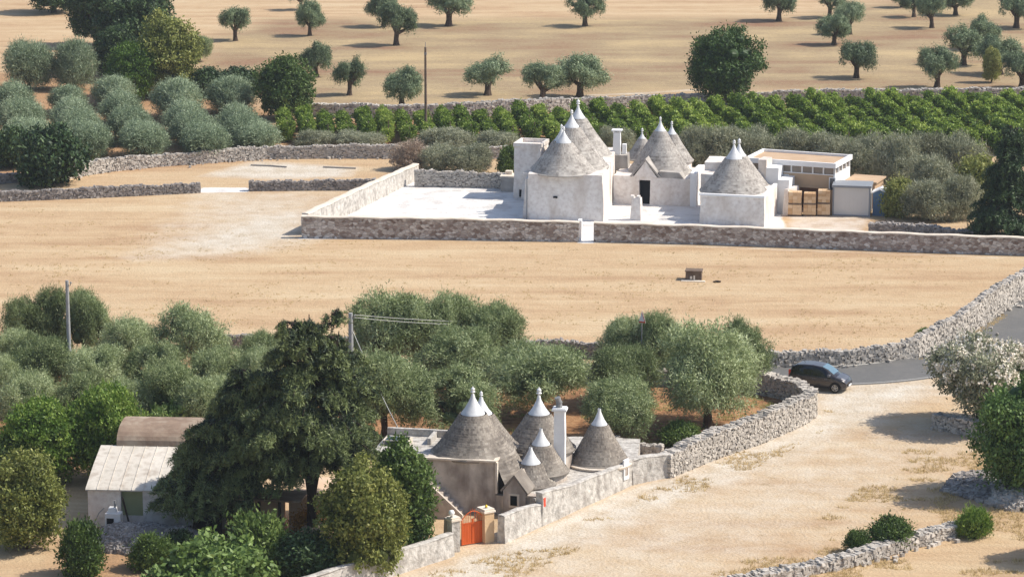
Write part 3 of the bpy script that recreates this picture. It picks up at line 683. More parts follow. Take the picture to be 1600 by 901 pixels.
# --- near compound
t=thing('trulli_home','grey stone trulli house with white tipped cones and a tall white chimney behind orange gate','house',P(740,800))
a=P(664,797); b=P(774,803); MI=frame(a,b-a); wI=(b-a).length; hI=ZT(a,716.5)
mb=MB(); rough_box(mb,MI,(0,0,-.05),(wI,4.6,hI),.012,.4,.03,31); w1=mb.build('wall',M['oldwall'],t)
mb=MB(); mb.box((-.06,-.07,hI+.0),(wI+.05,.16,hI+.10),MI); mb.box((wI-.14,.16,hI-.0),(wI+.09,1.2,hI+.09),MI); mb.box((wI-.0,-.05,hI-1.8),(wI+.12,.25,hI+.0),MI); mb.build('wall_coping',M['cap'],w1)
# terrace to the left
mb=MB(); rough_box(mb,MI,(-3.2,.6,-.05),(.0,5.0,hI-.15),.0,.5,.02,32); mb.build('terrace_block',M['oldwall'],t)
mb=MB(); mb.box((-3.3,.5,hI-.14),(0,4.95,hI-.06),MI); rough_box(mb,MI,(-3.3,4.95,hI-.3),(1.9,5.2,hI+.35),0,.5,.015,33); rough_box(mb,MI,(-.55,3.2,hI-.06),(-.35,4.9,hI+.3),0,.5,.01,33); mb.build('terrace_floor',M['lightplaster'],t)
mb=MB(); mb.box((-3.0,2.6,hI-.06),(-1.5,3.6,hI+.25),MI); hb=mb.build('roof_hatch',M['cap'],t); mb=MB(); mb.box((-2.9,2.55,hI+.0),(-1.6,2.6,hI+.22),MI); mb.box((-2.9,2.65,hI+.25),(-1.6,3.5,hI+.27),MI); mb.build('hatch_glass',M['glass'],hb)
# stairs
mb=MB(); n=11; x0,x1=-.7,2.25; hs=hI-.12
for i in range(n):
    xa=x0+(x1-x0)*i/n; z=hs*(1-i/n); mb.box((xa,-1.15,-.02),(xa+(x1-x0)/n-.004,-.03,z),MI,random.random())
mb.build('staircase',M['oldwall'],t)
mb=MB(); mb.prism([(x0-.3,0),(x1+.2,0),(x1+.2,.25),(x0,hs+.25),(x0-.3,hs+.25)],-1.4,-1.2,MI); mb.build('stair_side_wall',M['oldwall'],t)
cone(t,739,703,hI,63,616,645,602,'coneB',.12,21,flare=.3)
oJ=cone(t,752,694,hI,56,620,645,609,'coneB',.12,22)
# skirt on the right of the big cone
cI=P(739,703,hI); mb=MB(); cone_courses(mb,cI,3.35,1.75,2.36,hI+.02,.12,30,a0=-58,a1=85,seed=23); mb.build('roof_skirt',M['coneB'],t)
mb=MB(); mb.lathe([(3.2,0),(3.2,1.8)],(cI.x,cI.y,0),40); 
# base platform under the small cones
foot=[P(846,812),P(972,757),P(1005,744),P(1000,716),P(900,712),P(800,716),P(778,770),P(800,800)]
def prism_floor(mb,pts,z):
    n=len(pts); v=[(p.x,p.y,-.05) for p in pts]+[(p.x,p.y,z) for p in pts]; c=sum(pts,Vector())/n; v.append((c.x,c.y,z))
    mb.add(v,[(i,(i+1)%n,n+(i+1)%n,n+i) for i in range(n)]); mb.add(v,[(n+i,n+(i+1)%n,2*n) for i in range(n)])
foot=[p.copy() for p in foot]
for i in (0,1,2): foot[i]+=Vector((-.35,.1,0))
mb=MB(); prism_floor(mb,foot,1.22); mb.build('flat_roof',M['lightplaster'],t)
cone(t,842,697,2.3,55,619,645,603,'coneB',.12,24)
cone(t,845,733,1.75,42,669,693,None,'coneB',.115,25)
cone(t,829,752,1.35,38,698,722,None,'coneB',.115,26)
cone(t,936,718,1.45,45,638,662,None,'coneB',.12,27)
for px,py,z,rp in ((842,697,2.3,53),(845,733,1.75,40),(829,752,1.35,36),(936,718,1.45,44)):
    c=P(px,py,z); r=rp/(F/(c.y*cT+(H-z)*sT)); mb=MB(); mb.lathe([(r+.06,-z),(r+.03,-.1)],(c.x,c.y,z),36); mb.build('drum_wall',M['oldwall'],t)
# eaves ledges
cL=P(829,752,1.35)
# chimney
a=P(864,777); Mx=frame(a,E1); h=ZT(a,642); mb=MB(); rough_box(mb,Mx,(0,0,0),(.68,.62,h),.006,.5,.012,41); chm=mb.build('chimney',M['white_clean'],t)
mb=MB(); mb.box((-.08,-.08,h),(.76,.7,h+.11),Mx); mb.box((-.03,-.03,h+.11),(.71,.65,h+.16),Mx); mb.build('chimney_cap',M['white_clean'],chm)
mb=MB(); q0=Mx@Vector((.3,.3,h+.15)); mb.tube([q0,q0+Vector((0,0,.3)),q0+Vector((-.1,-.05,.6))],[.2,.16,.17],12); mb.tube([q0+Vector((0,0,.28)),q0+Vector((0,0,.36))],.19,12); mb.build('chimney_pot',M['metal'],chm)
# dormer gable with window
a=P(786,806); Mx=frame(a,(P(822,809)-a)); w=1.32; mb=MB(); mb.prism([(0,0),(w,0),(w,1.42),(w/2,2.32),(0,1.5)],0,2.0,Mx); gb=mb.build('dormer',M['oldwall'],t)
mb=MB(); mb.prism([(-.1,1.42),(w/2,2.33),(w/2,2.47),(-.14,1.54)],-.06,1.5,Mx); mb.prism([(w/2,2.33),(w+.1,1.32),(w+.14,1.44),(w/2,2.47)],-.06,1.5,Mx); mb.build('dormer_roof',M['coneB'],gb)
mb=MB(); mb.box((.33,-.03,.55),(.95,.02,1.35),Mx); mb.build('window_frame',M['cap'],gb); mb=MB(); mb.box((.43,-.04,.68),(.82,-.02,1.24),Mx); mb.build('window_pane',M['dark'],gb)
mb=MB(); mb.box((w,.1,0),(w+1.3,.5,1.2),Mx); mb.box((w,.0,1.2),(w+1.35,.55,1.3),Mx); mb.build('yard_wall',M['oldwall'],t); mb=MB(); mb.box((-1.0,.3,0),(0,.7,1.1),Mx); mb.build('yard_wall',M['oldwall'],t)
mb=MB(); c=P(895,722,1.4); mb.lathe([(1.9,0),(1.95,.12),(1.8,.16)],(P(936,718,1.45).x,P(936,718,1.45).y,1.25),40); mb.build('eave_ledge',M['cap'],t)

# plastered compound wall
masonry_wall('low plastered wall between the gate pillar and the taller wall of the trulli compound',[P(783,848),P(812,834),P(841,821)],[1.55,1.42,1.25],name='plaster_wall',m='lightplaster',capm='lightplaster',th=.4,seed=5,cw=.02,capT=.04)
masonry_wall('tall plastered wall running back beside the trulli compound along the track',[P(842,821),P(900,794),P(967,764),P(984,756)],[1.85,1.5,1.4,1.45],name='plaster_wall',m='lightplaster',capm='lightplaster',th=.42,seed=6,cw=.03,capT=.06)
masonry_wall('stained plastered wall joining the compound to the rough dry stone wall',[P(984,756),P(1010,750),P(1042,744)],[1.45,1.45,1.4],name='plaster_wall',m='lightplaster',capm='lightplaster',th=.5,seed=7,cw=.03,capT=.05)
masonry_wall('pale rough plastered wall left of the gate running down to the bottom edge',[P(704,867),P(690,872.5),P(612,898),P(560,913),P(440,945)],[1.2,1.25,1.2,1.2,1.1],name='plaster_wall',m='lightplaster',capm='lightplaster',th=.4,seed=8,cw=.02,capT=.04)
mb=MB(); a=P(843,820.5); Mx=frame(a,P(900,794)-a); mb.box((.0,-.27,1.1),(.22,-.235,1.6),Mx); o=mb.build('wall_plaque',M['red']); tag(o,'small red plaque on the corner of the compound wall','sign')
t=thing('wall_niche','small white framed niche set into the plastered wall near its right end','niche',P(971,763)); a=P(968,763.5); Mx=frame(a,P(984,756)-P(967,764)); mb=MB(); mb.box((0,-.31,.55),(.55,-.2,1.75),Mx); mb.build('niche_frame',M['white_clean'],t); mb=MB(); mb.box((.12,-.33,.8),(.42,-.305,1.35),Mx); mb.build('niche_recess',M['oldwall'],t)
# gate pillars, gate
def pillar(pa,w,d,h,label,capd=.06):
    a=P(*pa); Mx=frame(a,(P(757,846)-P(722,853))); t=thing('gate_pillar',label,'gate pillar',a,group='pillars of the orange gate')
    mb=MB(); rough_box(mb,Mx,(0,0,-.05),(w,d,h),0,.5,.012,51); mb.build('shaft',M['tufa' if 'tan' in label else 'lightplaster'],t)
    mb=MB(); mb.box((-capd,-capd,h),(w+capd,d+capd,h+.1),Mx); mb.box((-.01,-.01,h+.1),(w+.01,d+.01,h+.2),Mx); mb.build('pillar_cap',M['cap'],t); return Mx,h+.2
MP1,h1=pillar((706.5,864),.52,.5,1.75,'pale gate pillar left of the orange gate with a white globe lamp on top')
MP2,h2=pillar((757.5,849),.62,.75,1.7,'tan stone gate pillar right of the orange gate')
t=thing('globe_lamp','white globe lamp on the left gate pillar','lamp',MP1@Vector((.1,.2,h1)))
mb=MB(); q0=MP1@Vector((.1,.2,h1)); mb.tube([q0,q0+Vector((0,0,.1))],[.08,.05],10); mb.build('lamp_base',M['metal'],t)
mb=MB(); mb.lathe([(.17*math.sin(R(x)),.25-.17*math.cos(R(x))) for x in range(5,180,17)],q0,16); mb.build('globe',M['globe'],t,smooth=True)
t=thing('yellow_warning_light','small yellow beacon on the right gate pillar','beacon',MP2@Vector((.3,.3,h2)))
q0=MP2@Vector((.3,.3,h2)); mb=MB(); mb.tube([q0,q0+Vector((0,0,.05))],.08,10); mb.build('beacon_base',M['metal'],t); mb=MB(); mb.tube([q0+Vector((0,0,.05)),q0+Vector((0,0,.14)),q0+Vector((0,0,.19))],[.07,.065,.02],10); mb.build('beacon_lens',M['yellow'],t)
a=P(722.5,853.5); b=P(757.5,847.5); Mx=frame(a,b-a); w=(b-a).length
t=thing('metal_gate','bright orange double leaf gate with an arched top between two pillars','gate',a)
for s in (0,1):
    mb=MB(); n=7
    for i in range(n):
        f=(i+.5)/n*.5+s*.5; hh=1.25; x_=f*w; mb.box((x_-w/n/4+.004,.1,.06),(x_+w/n/4-.004,.125,hh),Mx,random.random())
    lf=mb.build('gate_leaf',M['orange'],t)
    mb=MB(); x0=s*w/2+.01; x1=x0+w/2-.02
    mb.box((x0,.08,.05),(x0+.05,.14,1.45),Mx); mb.box((x1-.05,.08,.05),(x1,.14,1.45),Mx); mb.box((x0+.05,.085,.05),(x1-.05,.135,.11),Mx); mb.box((x0+.05,.085,1.2),(x1-.05,.135,1.26),Mx)
    arch=[Mx@Vector((x0+(x1-x0)*k/6,.11,1.45+.42*math.sin(math.pi/2*((k/6) if s==0 else 1-k/6)))) for k in range(7)]
    mb.tube(arch,.028,6)
    for k in range(1,6):
        x_=x0+(x1-x0)*k/6; mb.tube([Mx@Vector((x_,.11,1.25)),Mx@Vector((x_,.11,1.45+.42*math.sin(math.pi/2*((k/6) if s==0 else 1-k/6))))],.014,5)
    mb.build('leaf_frame',M['orange'],lf)
mb=MB()
for k in range(3): mb.tube([Mx@Vector((w/2+(k-1)*.12,.11,1.85)),Mx@Vector((w/2+(k-1)*.14,.11,2.05-.06*abs(k-1)))],[.02,.008],6)
mb.build('gate_crest',M['orange'],t)
t=thing('stub_wall','short plastered wall stub behind the left gate pillar','wall',P(697,858)); block(t,'wall_face',(694,853),(708,856),.4,808,m='oldwall',seed=61)
# ---------------- house lower left ----------------
t=thing('vaulted_house','low white house with a barrel vaulted brown roof and a pale sheet roof in front','house',P(140,820))
a=P(139,822); b=P(352,826); Mh=frame(a,b-a); w=(b-a).length; h=ZT(a,763)
mb=MB(); rough_box(mb,Mh,(0,0,-.05),(w*.24,5.0,h),0,.5,.015,71); rough_box(mb,Mh,(w*.40,0,-.05),(w,5.0,h),0,.5,.015,72); mb.box((w*.24,.003,h-.12),(w*.40,4.9,h-.01),Mh); mb.box((w*.24,.25,-.02),(w*.40,.35,.6),Mh); mb.build('wall',M['whitewash'],t)
mb=MB(); mb.box((w*.24,.3,.6),(w*.40,.36,h-.12),Mh); mb.build('shutter',M['greendoor'],t)
mb=MB(); n=6; prof=[(-.15,h+.0),(.0,h+.08),(2.2,h+.78),(4.4,h+1.3)]
nx=12
for i in range(nx):
    x0=-.12+(w+.2)*i/nx+.012; x1=-.12+(w+.2)*(i+1)/nx-.012; tn=random.random()
    for (y0,z0),(y1,z1) in zip(prof[:-1],prof[1:]):
        v=[Mh@Vector(p) for p in ((x0,y0,z0),(x1,y0,z0),(x1,y1,z1),(x0,y1,z1),(x0,y0,z0-.06),(x1,y0,z0-.06),(x1,y1,z1-.06),(x0,y1,z1-.06))]
        mb.add(v,[(0,1,2,3),(4,7,6,5),(0,4,5,1),(1,5,6,2),(2,6,7,3),(3,7,4,0)],tn)
    mb.tube([Mh@Vector((x1+.012,y_,z_+.02)) for y_,z_ in prof],.018,5,tn)
mb.build('sheet_roof',M['sheet'],t)
mb=MB(); mb.prism([(0,h-.02)]+[(y_,z_-.07) for y_,z_ in prof[1:]]+[(4.4,h-.02)],0,.12,Mh@Matrix(((0,1,0,0),(1,0,0,0),(0,0,1,0),(0,0,0,1)))); mb.build('gable_end',M['lightplaster'],t)
y0=4.45; bw=w*.75; zb=h+1.0; rad=1.25
mb=MB(); rough_box(mb,Mh,(.9,y0,-.05),(.9+bw,y0+4.0,zb+.3),0,.8,.01,73); mb.build('rear_wall',M['whitewash'],t)
mb=MB(); k=14; arc=[(y0-.12+4.2*(1-math.cos(math.pi*i/k))/2,zb+.3+1.0*math.sin(math.pi*i/k)**.8) for i in range(k+1)]
for i in range(k):
    (ya,za),(yb,zb_)=arc[i],arc[i+1]; n=10
    for j in range(n): xa=.8+(bw+.2)*j/n; xb=.8+(bw+.2)*(j+1)/n; mb.add([Mh@Vector(p) for p in ((xa,ya,za),(xb,ya,za),(xb,yb,zb_),(xa,yb,zb_))],[(0,1,2,3)],.3+.4*random.random())
mb.add([Mh@Vector((.8,y_,z_)) for y_,z_ in arc],[tuple(range(k,-1,-1))],.8); mb.add([Mh@Vector((1.0+bw,y_,z_)) for y_,z_ in arc],[tuple(range(k+1))],.5)
mb.build('vaulted_roof',M['vault'],t)
# oven block in front
t=thing('garden_oven','small white outdoor oven with a metal flue against the house wall','oven',P(170,835))
a=P(169,826); Mx=frame(a,E1); mb=MB(); rough_box(mb,Mx,(0,-.6,0),(.85,.0,1.05),.0,.5,.015,74); rough_box(mb,Mx,(.12,-.5,1.05),(.6,-.05,1.35),.15,.3,.01,75); mb.build('body',M['white_clean'],t)
mb=MB(); mb.box((.1,-.62,.3),(.5,-.59,.8),Mx); mb.build('oven_mouth',M['dark'],t); mb=MB(); mb.tube([Mx@Vector((.5,-.3,1.3)),Mx@Vector((.5,-.3,1.75))],.05,8); mb.tube([Mx@Vector((-.1,-.3,1.3)),Mx@Vector((-.4,-.35,1.0)),Mx@Vector((-.75,-.4,.2))],.025,6); mb.build('flue_pipe',M['metal'],t)
mb=MB(); a=P(207,828); mb.tube([a+Vector((0,-.4,0)),a+Vector((-.5,-.1,1.95))],.055,7); o=mb.build('leaning_pole',M['trunk_dark']); tag(o,'dark pole leaning against the sheet roof of the vaulted house','pole')
t=thing('tarpaulin_heap','blue grey tarpaulin thrown over a low heap at the foot of the house wall','tarpaulin',P(240,835)); 
v=[];n=16
for i in range(n+1):
    for j in range(7):
        x_=i/n*3.0; y_=j/6*.9-.9; z_=.28*math.sin(math.pi*j/6)**.6*(.6+.4*math.sin(i*.9))+.03; p=Mh@Vector((x_+w*.36,y_,z_)); v.append(tuple(p))
mb=MB().add(v,[(i*7+j,(i+1)*7+j,(i+1)*7+j+1,i*7+j+1) for i in range(n) for j in range(6)]); mb.build('sheet',M['cabinframe'],t,smooth=True)
# rear rooms right of the cedar
t=thing('terrace_house','peach rendered annexe with a low terrace wall seen under the big cedar','house',P(450,830))
block(t,'wall',(452,828),(516,831),4.0,774,m='peach',seed=81,amp=.01)
block(t,'porch_wall',(355,824),(445,827),.3,775,m='peach',seed=82,amp=.01)
a=P(355,836); Mx=frame(a,E1)
mb=MB()
for x_ in (.05,1.0,1.75,2.9): mb.box((x_,-.1,0),(x_+.14,.04,2.1),Mx)
mb.build('porch_posts',M['trunk_dark'],t); mb=MB(); mb.box((-.2,-.3,2.1),(4.2,1.8,2.2),Mx); mb.build('porch_roof',M['vault'],t)
a=P(478,836); Mx=frame(a,E1); mb=MB(); rough_box(mb,Mx,(0,-1.2,0),(1.5,0,.8),0,.5,.01,83); mb.build('low_wall',M['peach'],t)
t=thing('garden_chair','green garden chair standing on the porch under the cedar','chair',P(370,834)); a=P(366,834); Mx=frame(a,E1)
mb=MB(); mb.box((0,0,.4),(.5,.5,.45),Mx); mb.build('seat',M['green'] if 'green' in M else M['greendoor'],t); mb=MB(); mb.box((0,.46,.45),(.5,.52,.95),Mx); mb.build('backrest',M['greendoor'],t)
for x_,y_ in ((0,0),(.45,0),(0,.45),(.45,.45)): mb=MB(); mb.box((x_,y_,0),(x_+.05,y_+.05,.4),Mx); mb.build('leg',M['greendoor'],t)
t=thing('water_tank','dark square water tank in the shade below the small forked tree','tank',P(303,840)); a=P(302,842); Mx=frame(a,E1); mb=MB(); rough_box(mb,Mx,(0,0,0),(1.35,1.1,1.15),0,.4,.01,84); mb.build('body',M['dark'],t); mb=MB(); mb.box((-.04,-.04,1.15),(1.39,1.14,1.22),Mx); mb.build('lid',M['trunk_dark'],t)
# ---------------- rubble heaps ----------------
def heap(name,label,outline,hmax,n,smin,smax,m,seed):
    rr=np.random.default_rng(seed); pts=[P(*p) for p in outline]; xs_=[p.x for p in pts]; ys_=[p.y for p in pts]
    X=rr.uniform(min(xs_),max(xs_),n*4); Y=rr.uniform(min(ys_),max(ys_),n*4); poly=[(p.x,p.y) for p in pts]
    k=inside(X,Y,poly); X=X[k][:n]; Y=Y[k][:n]; d=seg_dist(X,Y,poly); dm=d.max(); z=hmax*np.minimum(1,d/dm*1.3)**.7*(.85+.2*np.sin(X*1.7)*np.sin(Y*1.3))
    z=np.maximum(.03,z); nn=len(X); a=rr.uniform(0,6.28,nn); b=rr.normal(0,.5,nn)
    ax=np.stack([np.cos(a)*np.cos(b),np.sin(a)*np.cos(b),np.sin(b)],1); ay=np.stack([-np.sin(a),np.cos(a),0*a],1); az=np.cross(ax,ay)
    sz=rr.uniform(smin,smax,(nn,3)); mb=MB(); mb.add(*stones(np.stack([X,Y,z],1),ax,ay,az,sz,rr,.2))
    o=mb.build(name,M[m]); tag(o,label,'rubble',kind='stuff')
    nseg=14; v=[];f=[]; c=np.mean(poly,0)
    rings=6
    for r_ in range(rings+1):
        for p in poly:
            x_=c[0]+(p[0]-c[0])*(1-r_/rings*.999); y_=c[1]+(p[1]-c[1])*(1-r_/rings*.999); dd=seg_dist(np.array([x_]),np.array([y_]),poly)[0]; v.append((x_,y_,-.03+(hmax*min(1,dd/dm*1.3)**.7-.06)*(r_>0)))
    L_=len(poly); f=[(r_*L_+i,r_*L_+(i+1)%L_,(r_+1)*L_+(i+1)%L_,(r_+1)*L_+i) for r_ in range(rings) for i in range(L_)]
    MB().add(v,f).build('heap_core',M['core'],o); return o
heap('rubble_heap','grey sloping heap of loose stones in front of the white house',[(150,838),(165,826),(205,824),(260,832),(320,838),(345,856),(325,882),(260,880),(215,868),(160,862)],1.0,3800,.12,.3,'drystone_dark',5)
heap('rubble_heap','pale pile of loose stones under the dark tree at the right edge',[(1540,790),(1555,768),(1570,740),(1600,700),(1680,700),(1700,780),(1650,802),(1590,800)],.9,2600,.15,.42,'drystone',6)
heap('rubble_heap','low shaded scatter of stones left of the pale pile',[(1470,768),(1490,742),(1540,735),(1572,742),(1556,768),(1540,788),(1500,775)],.12,500,.12,.34,'drystone_dark',8)
# ---------------- poles, wires, sign, well ----------------
def pole(px,py,top,r,m,label,arm=False):
    a=P(px,py); h=ZT(a,top); t=thing('utility_pole',label,'pole',a)
    mb=MB(); mb.tube([a-Vector((0,0,.1)),a+Vector((0,0,h*.5)),a+Vector((0,0,h))],[r*1.15,r,r*.8],12); mb.build('shaft',M[m],t)
    mb=MB()
    if arm: mb.tube([a+Vector((0,0,h)),a+Vector((0,0,h+.5))],.03,6); mb.build('pole_spike',M['metal'],t); mb=MB(); mb.box((-.12,-.12,h-.75),(.12,.12,h-.5),Matrix.Translation(a))
    else:
        mb.tube([a+Vector((0,0,h-.35)),a+Vector((.22,-.03,h-.3)),a+Vector((.24,-.03,h-.18))],.025,6); mb.lathe([(.05,0),(.07,.05),(.03,.12)],a+Vector((.24,-.03,h-.2)),8)
    mb.build('insulator_bracket' if not arm else 'pole_fitting',M['metal'],t); return a,h
pole(665.5,219,74,.13,'wood','tall brown wooden pole standing among the vines behind the court',True)
pole(111,640,438,.13,'concrete','slim grey pole rising from the olive trees at the left')
A3,h3=pole(549.5,640,489,.17,'concrete','thick grey concrete pole beside the top of the cedar')
def wire(label,p,q_,sag,r=.018,name='overhead_wire'):
    mb=MB(); n=16; mb.tube([p.lerp(q_,i/n)-Vector((0,0,sag*4*(i/n)*(1-i/n))) for i in range(n+1)],r,5); o=mb.build(name,M['wire']); tag(o,label,'wire')
pA=A3+Vector((.24,0,h3-.1)); B=P(815,560); B=B+Vector((0,0,ZT(B,503)))
wire('upper thin wire running right from the concrete pole over the olive crowns',pA,B,.15)
wire('lower thin wire running right from the concrete pole over the olive crowns',pA-Vector((.0,0,.18)),B-Vector((0,0,.14)),.2)
G0=P(646,712,2.9); wire('single cable sloping down from the concrete pole to the trulli terrace',A3+Vector((.15,0,h3-1.2)),G0,.3,.022,'service_cable')
t=thing('road_sign','narrow white and red warning sign seen almost edge on among the olives','road sign',P(1001,602)); a=P(1002,602); z1=ZT(a,503); z2=ZT(a,485)
mb=MB(); mb.tube([a,a+Vector((0,0,z2-.1))],.035,8); mb.build('post',M['metal'],t)
Mx=frame((a.x-.22,a.y-.08,0),(1,-.5)); w=.5; mb=MB(); mb.prism([(0,z1),(w,z1),(w/2,z2+.05)],0,.02,Mx); sg=mb.build('sign_plate',M['white_clean'],t)
mb=MB(); mb.prism([(0,z1),(w,z1),(w-.06,z1+.09),(.06,z1+.09)],-.006,-.002,Mx); mb.prism([(w-.001,z1+.01),(w/2+.0,z2+.04),(w/2,z2-.12),(w-.09,z1+.09)],-.006,-.002,Mx); mb.build('sign_border',M['red'],sg)
t=thing('well_head','small grey stone well head standing alone in the stubble field','well',P(1070,438)); a=P(1071,438); Mx=frame(a,E1); w=(P(1096,438.5)-a).length
mb=MB(); rough_box(mb,Mx,(0,0,0),(w,1.0,.68),.03,.3,.03,91); mb.build('body',M['wood'],t); mb=MB(); mb.box((-.05,-.05,.68),(w+.05,1.05,.76),Mx); mb.build('slab',M['wood'],t)
mb=MB(); mb.box((w*.28,-.02,.12),(w*.42,.04,.34),Mx); mb.box((w*.5,-.03,.05),(w*.6,.03,.4),Mx); mb.build('hatch',M['cap'],t); mb=MB(); mb.box((-.3,-.45,.0),(w+.3,-.02,.05),Mx); mb.build('paving_slab',M['cap'],t)
mb=MB(); a=P(1120,441); rr=np.random.default_rng(3); mb.add(*stones(np.array([[a.x,a.y,.06],[a.x+.2,a.y+.05,.05],[a.x-.18,a.y,.05]]),np.tile([1,0,0],(3,1)),np.tile([0,1,0],(3,1)),np.tile([0,0,1],(3,1)),np.array([[.3,.3,.14],[.22,.2,.1],[.2,.2,.1]]),rr)); o=mb.build('dark_stones',M['trunk_dark']); tag(o,'small dark clod lying in the stubble right of the well head','stone')
# kerb of an old threshing floor
mb=MB(); pts=pl([(392,259),(420,260),(448,262)]); mb.tube([p+Vector((0,0,.06)) for p in pts],.09,5); o=mb.build('stone_kerb',M['drystone_dark']); tag(o,'short line of dark kerb stones in the yard above the pale gateway','kerb')
mb=MB(); pts=pl([(505,262),(530,263),(556,264)]); mb.tube([p+Vector((0,0,.06)) for p in pts],.09,5); o=mb.build('stone_kerb',M['drystone_dark']); tag(o,'second line of dark kerb stones, nearer the trulli court','kerb')

# ---------------- car ----------------
paint=mat('car_paint',[lin(46,42,44),lin(56,51,52)],tone=0,ns=1,na=.2,rough=.25,spec=.6,metal=.3); paint.node_tree.nodes['Principled BSDF'].inputs['Coat Weight'].default_value=.6
roofp=mat('car_roof_paint',[lin(96,98,106),lin(104,106,114)],tone=0,rough=.3,spec=.6,metal=.3)
carglass=mat('car_side_glass',[lin(10,14,20),lin(16,20,26)],tone=0,rough=.06,spec=.7)
screen=mat('car_windscreen',[lin(92,118,134),lin(110,136,150)],tone=0,rough=.05,spec=.9)
tyre=mat('tyre_rubber',[lin(22,22,24),lin(34,34,36)],tone=0,rough=.8); rim=mat('wheel_rim',[lin(170,165,158),lin(190,185,178)],tone=0,rough=.35,metal=.4)
lampm=mat('headlight_glass',[lin(205,215,222),lin(225,232,238)],tone=0,rough=.08,spec=.8); plate=mat('number_plate',[lin(215,218,222),lin(228,230,232)],tone=0,rough=.4); blackp=mat('car_black_trim',[lin(18,18,20),lin(26,26,28)],tone=0,rough=.5)
t=thing('parked_car','dark small family car turning out of the gravel track onto the road','car',(0,0,0))
# stations: x, zbottom, half width at sill, at waist, waist z, half width roof, top z
ST=[(-1.86,.34,.60,.66,.72,.52,.80),(-1.82,.24,.70,.76,.86,.66,1.02),(-1.66,.2,.75,.80,.92,.60,1.40),(-1.35,.2,.77,.82,.93,.60,1.51),(-.9,.2,.78,.83,.93,.62,1.55),(-.3,.2,.78,.83,.92,.62,1.56),(.25,.2,.78,.83,.92,.60,1.50),(.62,.2,.78,.83,.92,.56,1.33),(.98,.2,.78,.82,.92,.60,1.08),(1.2,.2,.77,.81,.90,.64,.97),(1.5,.2,.75,.78,.82,.60,.90),(1.72,.22,.68,.72,.70,.52,.78),(1.84,.30,.56,.60,.55,.42,.62)]
def ring(x,zb,ws,ww,zw,wr,zt):
    half=[(0,zb),(ws*.9,zb),(ws,zb+.08),(ws+.02,(zb+zw)/2),(ww,zw-.05),(ww-.03,zw),(wr+(ww-wr)*.35,zw+(zt-zw)*.6),(wr,zt-.05),(wr*.85,zt-.01),(0,zt)]
    return [(x,y,z) for y,z in half]+[(x,-y,z) for y,z in half[-2:0:-1]]
v=[];m=18
for s in ST: v+=ring(*s)
n=len(ST); f=[(i*m+k,i*m+(k+1)%m,(i+1)*m+(k+1)%m,(i+1)*m+k) for i in range(n-1) for k in range(m)]
mb=MB().add(v,f); mb.add(v[:m],[tuple(range(m-1,-1,-1))]) if False else None
c0=[(ST[0][0]-.0,0,.55)]; mb.add(v[:m]+c0,[((k+1)%m,k,m) for k in range(m)]); c1=[(ST[-1][0]+.02,0,.46)]; mb.add(v[-m:]+c1,[(k,(k+1)%m,m) for k in range(m)])
body=mb.build('body',paint,t,smooth=True)
def panel(name,idx,ks,m_,off=.006,shr=.0):
    mb=MB()
    for i in idx:
        for k in ks:
            q4=[Vector(v[i*m+k]),Vector(v[i*m+(k+1)%m]),Vector(v[(i+1)*m+(k+1)%m]),Vector(v[(i+1)*m+k])]
            c=sum(q4,Vector())/4; nn=(q4[1]-q4[0]).cross(q4[3]-q4[0]).normalized()
            if nn.dot(c-Vector((c.x*.6,0,.7)))<0: nn=-nn
            q4=[c+(a_-c)*(1-shr)+nn*off for a_ in q4]; mb.add(q4,[(0,1,2,3)])
    return mb.build(name,m_,t,smooth=False)
panel('roof_panel',[3,4,5],[8,9],roofp,.004)
panel('bonnet',[8,9,10,11],[7,8,9,10],roofp,.004) if False else panel('bonnet',[9,10],[7,8,9,10],roofp,.004)
panel('windscreen',[6,7],[8,9],screen,.012); 
for side,ks in (('r',[5,6]),('l',[11,12])):
    panel('side_window',[2,3],ks,carglass,.008,.05); panel('side_window',[4],ks,carglass,.008,.05); panel('side_window',[5,6],ks,carglass,.008,.05)
panel('rear_window',[1],[7,8,9,10],carglass,.01)
for x_ in (-1.18,1.18):
    for s in (-1,1):
        mb=MB(); yy=s*.74; Mw=Matrix.Translation((x_,yy,.3))@Matrix.Rotation(math.pi/2,4,'X')
        prof=[(.19,-.1),(.28,-.1),(.305,-.06),(.305,.06),(.28,.1),(.19,.1)]
        vv=[];nn=28
        for r_,z_ in prof:
            for k in range(nn): vv.append(Mw@Vector((r_*math.cos(2*math.pi*k/nn),r_*math.sin(2*math.pi*k/nn),z_)))
        wt=MB().add(vv,[(i*nn+k,i*nn+(k+1)%nn,(i+1)*nn+(k+1)%nn,(i+1)*nn+k) for i in range(5) for k in range(nn)]).build('wheel',tyre,t)
        mb=MB(); yo=-s*.0
        for k in range(5):
            a=2*math.pi*k/5+.3; p1=Mw@Vector((.2*math.cos(a),.2*math.sin(a),-s*.085)); p0=Mw@Vector((0,0,-s*.09)); mb.tube([p0,p1],[.045,.035],6)
        ringp=[Mw@Vector((.195*math.cos(2*math.pi*k/20),.195*math.sin(2*math.pi*k/20),-s*.085)) for k in range(21)]; mb.tube(ringp,.022,6,cap=False)
        mb.build('rim',rim,wt)
        mb=MB(); a_=[Mw@Vector((.33*math.cos(R(q_)),.33*math.sin(R(q_)),-s*.055)) for q_ in range(-10,191,20)]; mb.tube(a_,.035,6); mb.build('wheel_arch',blackp,body)
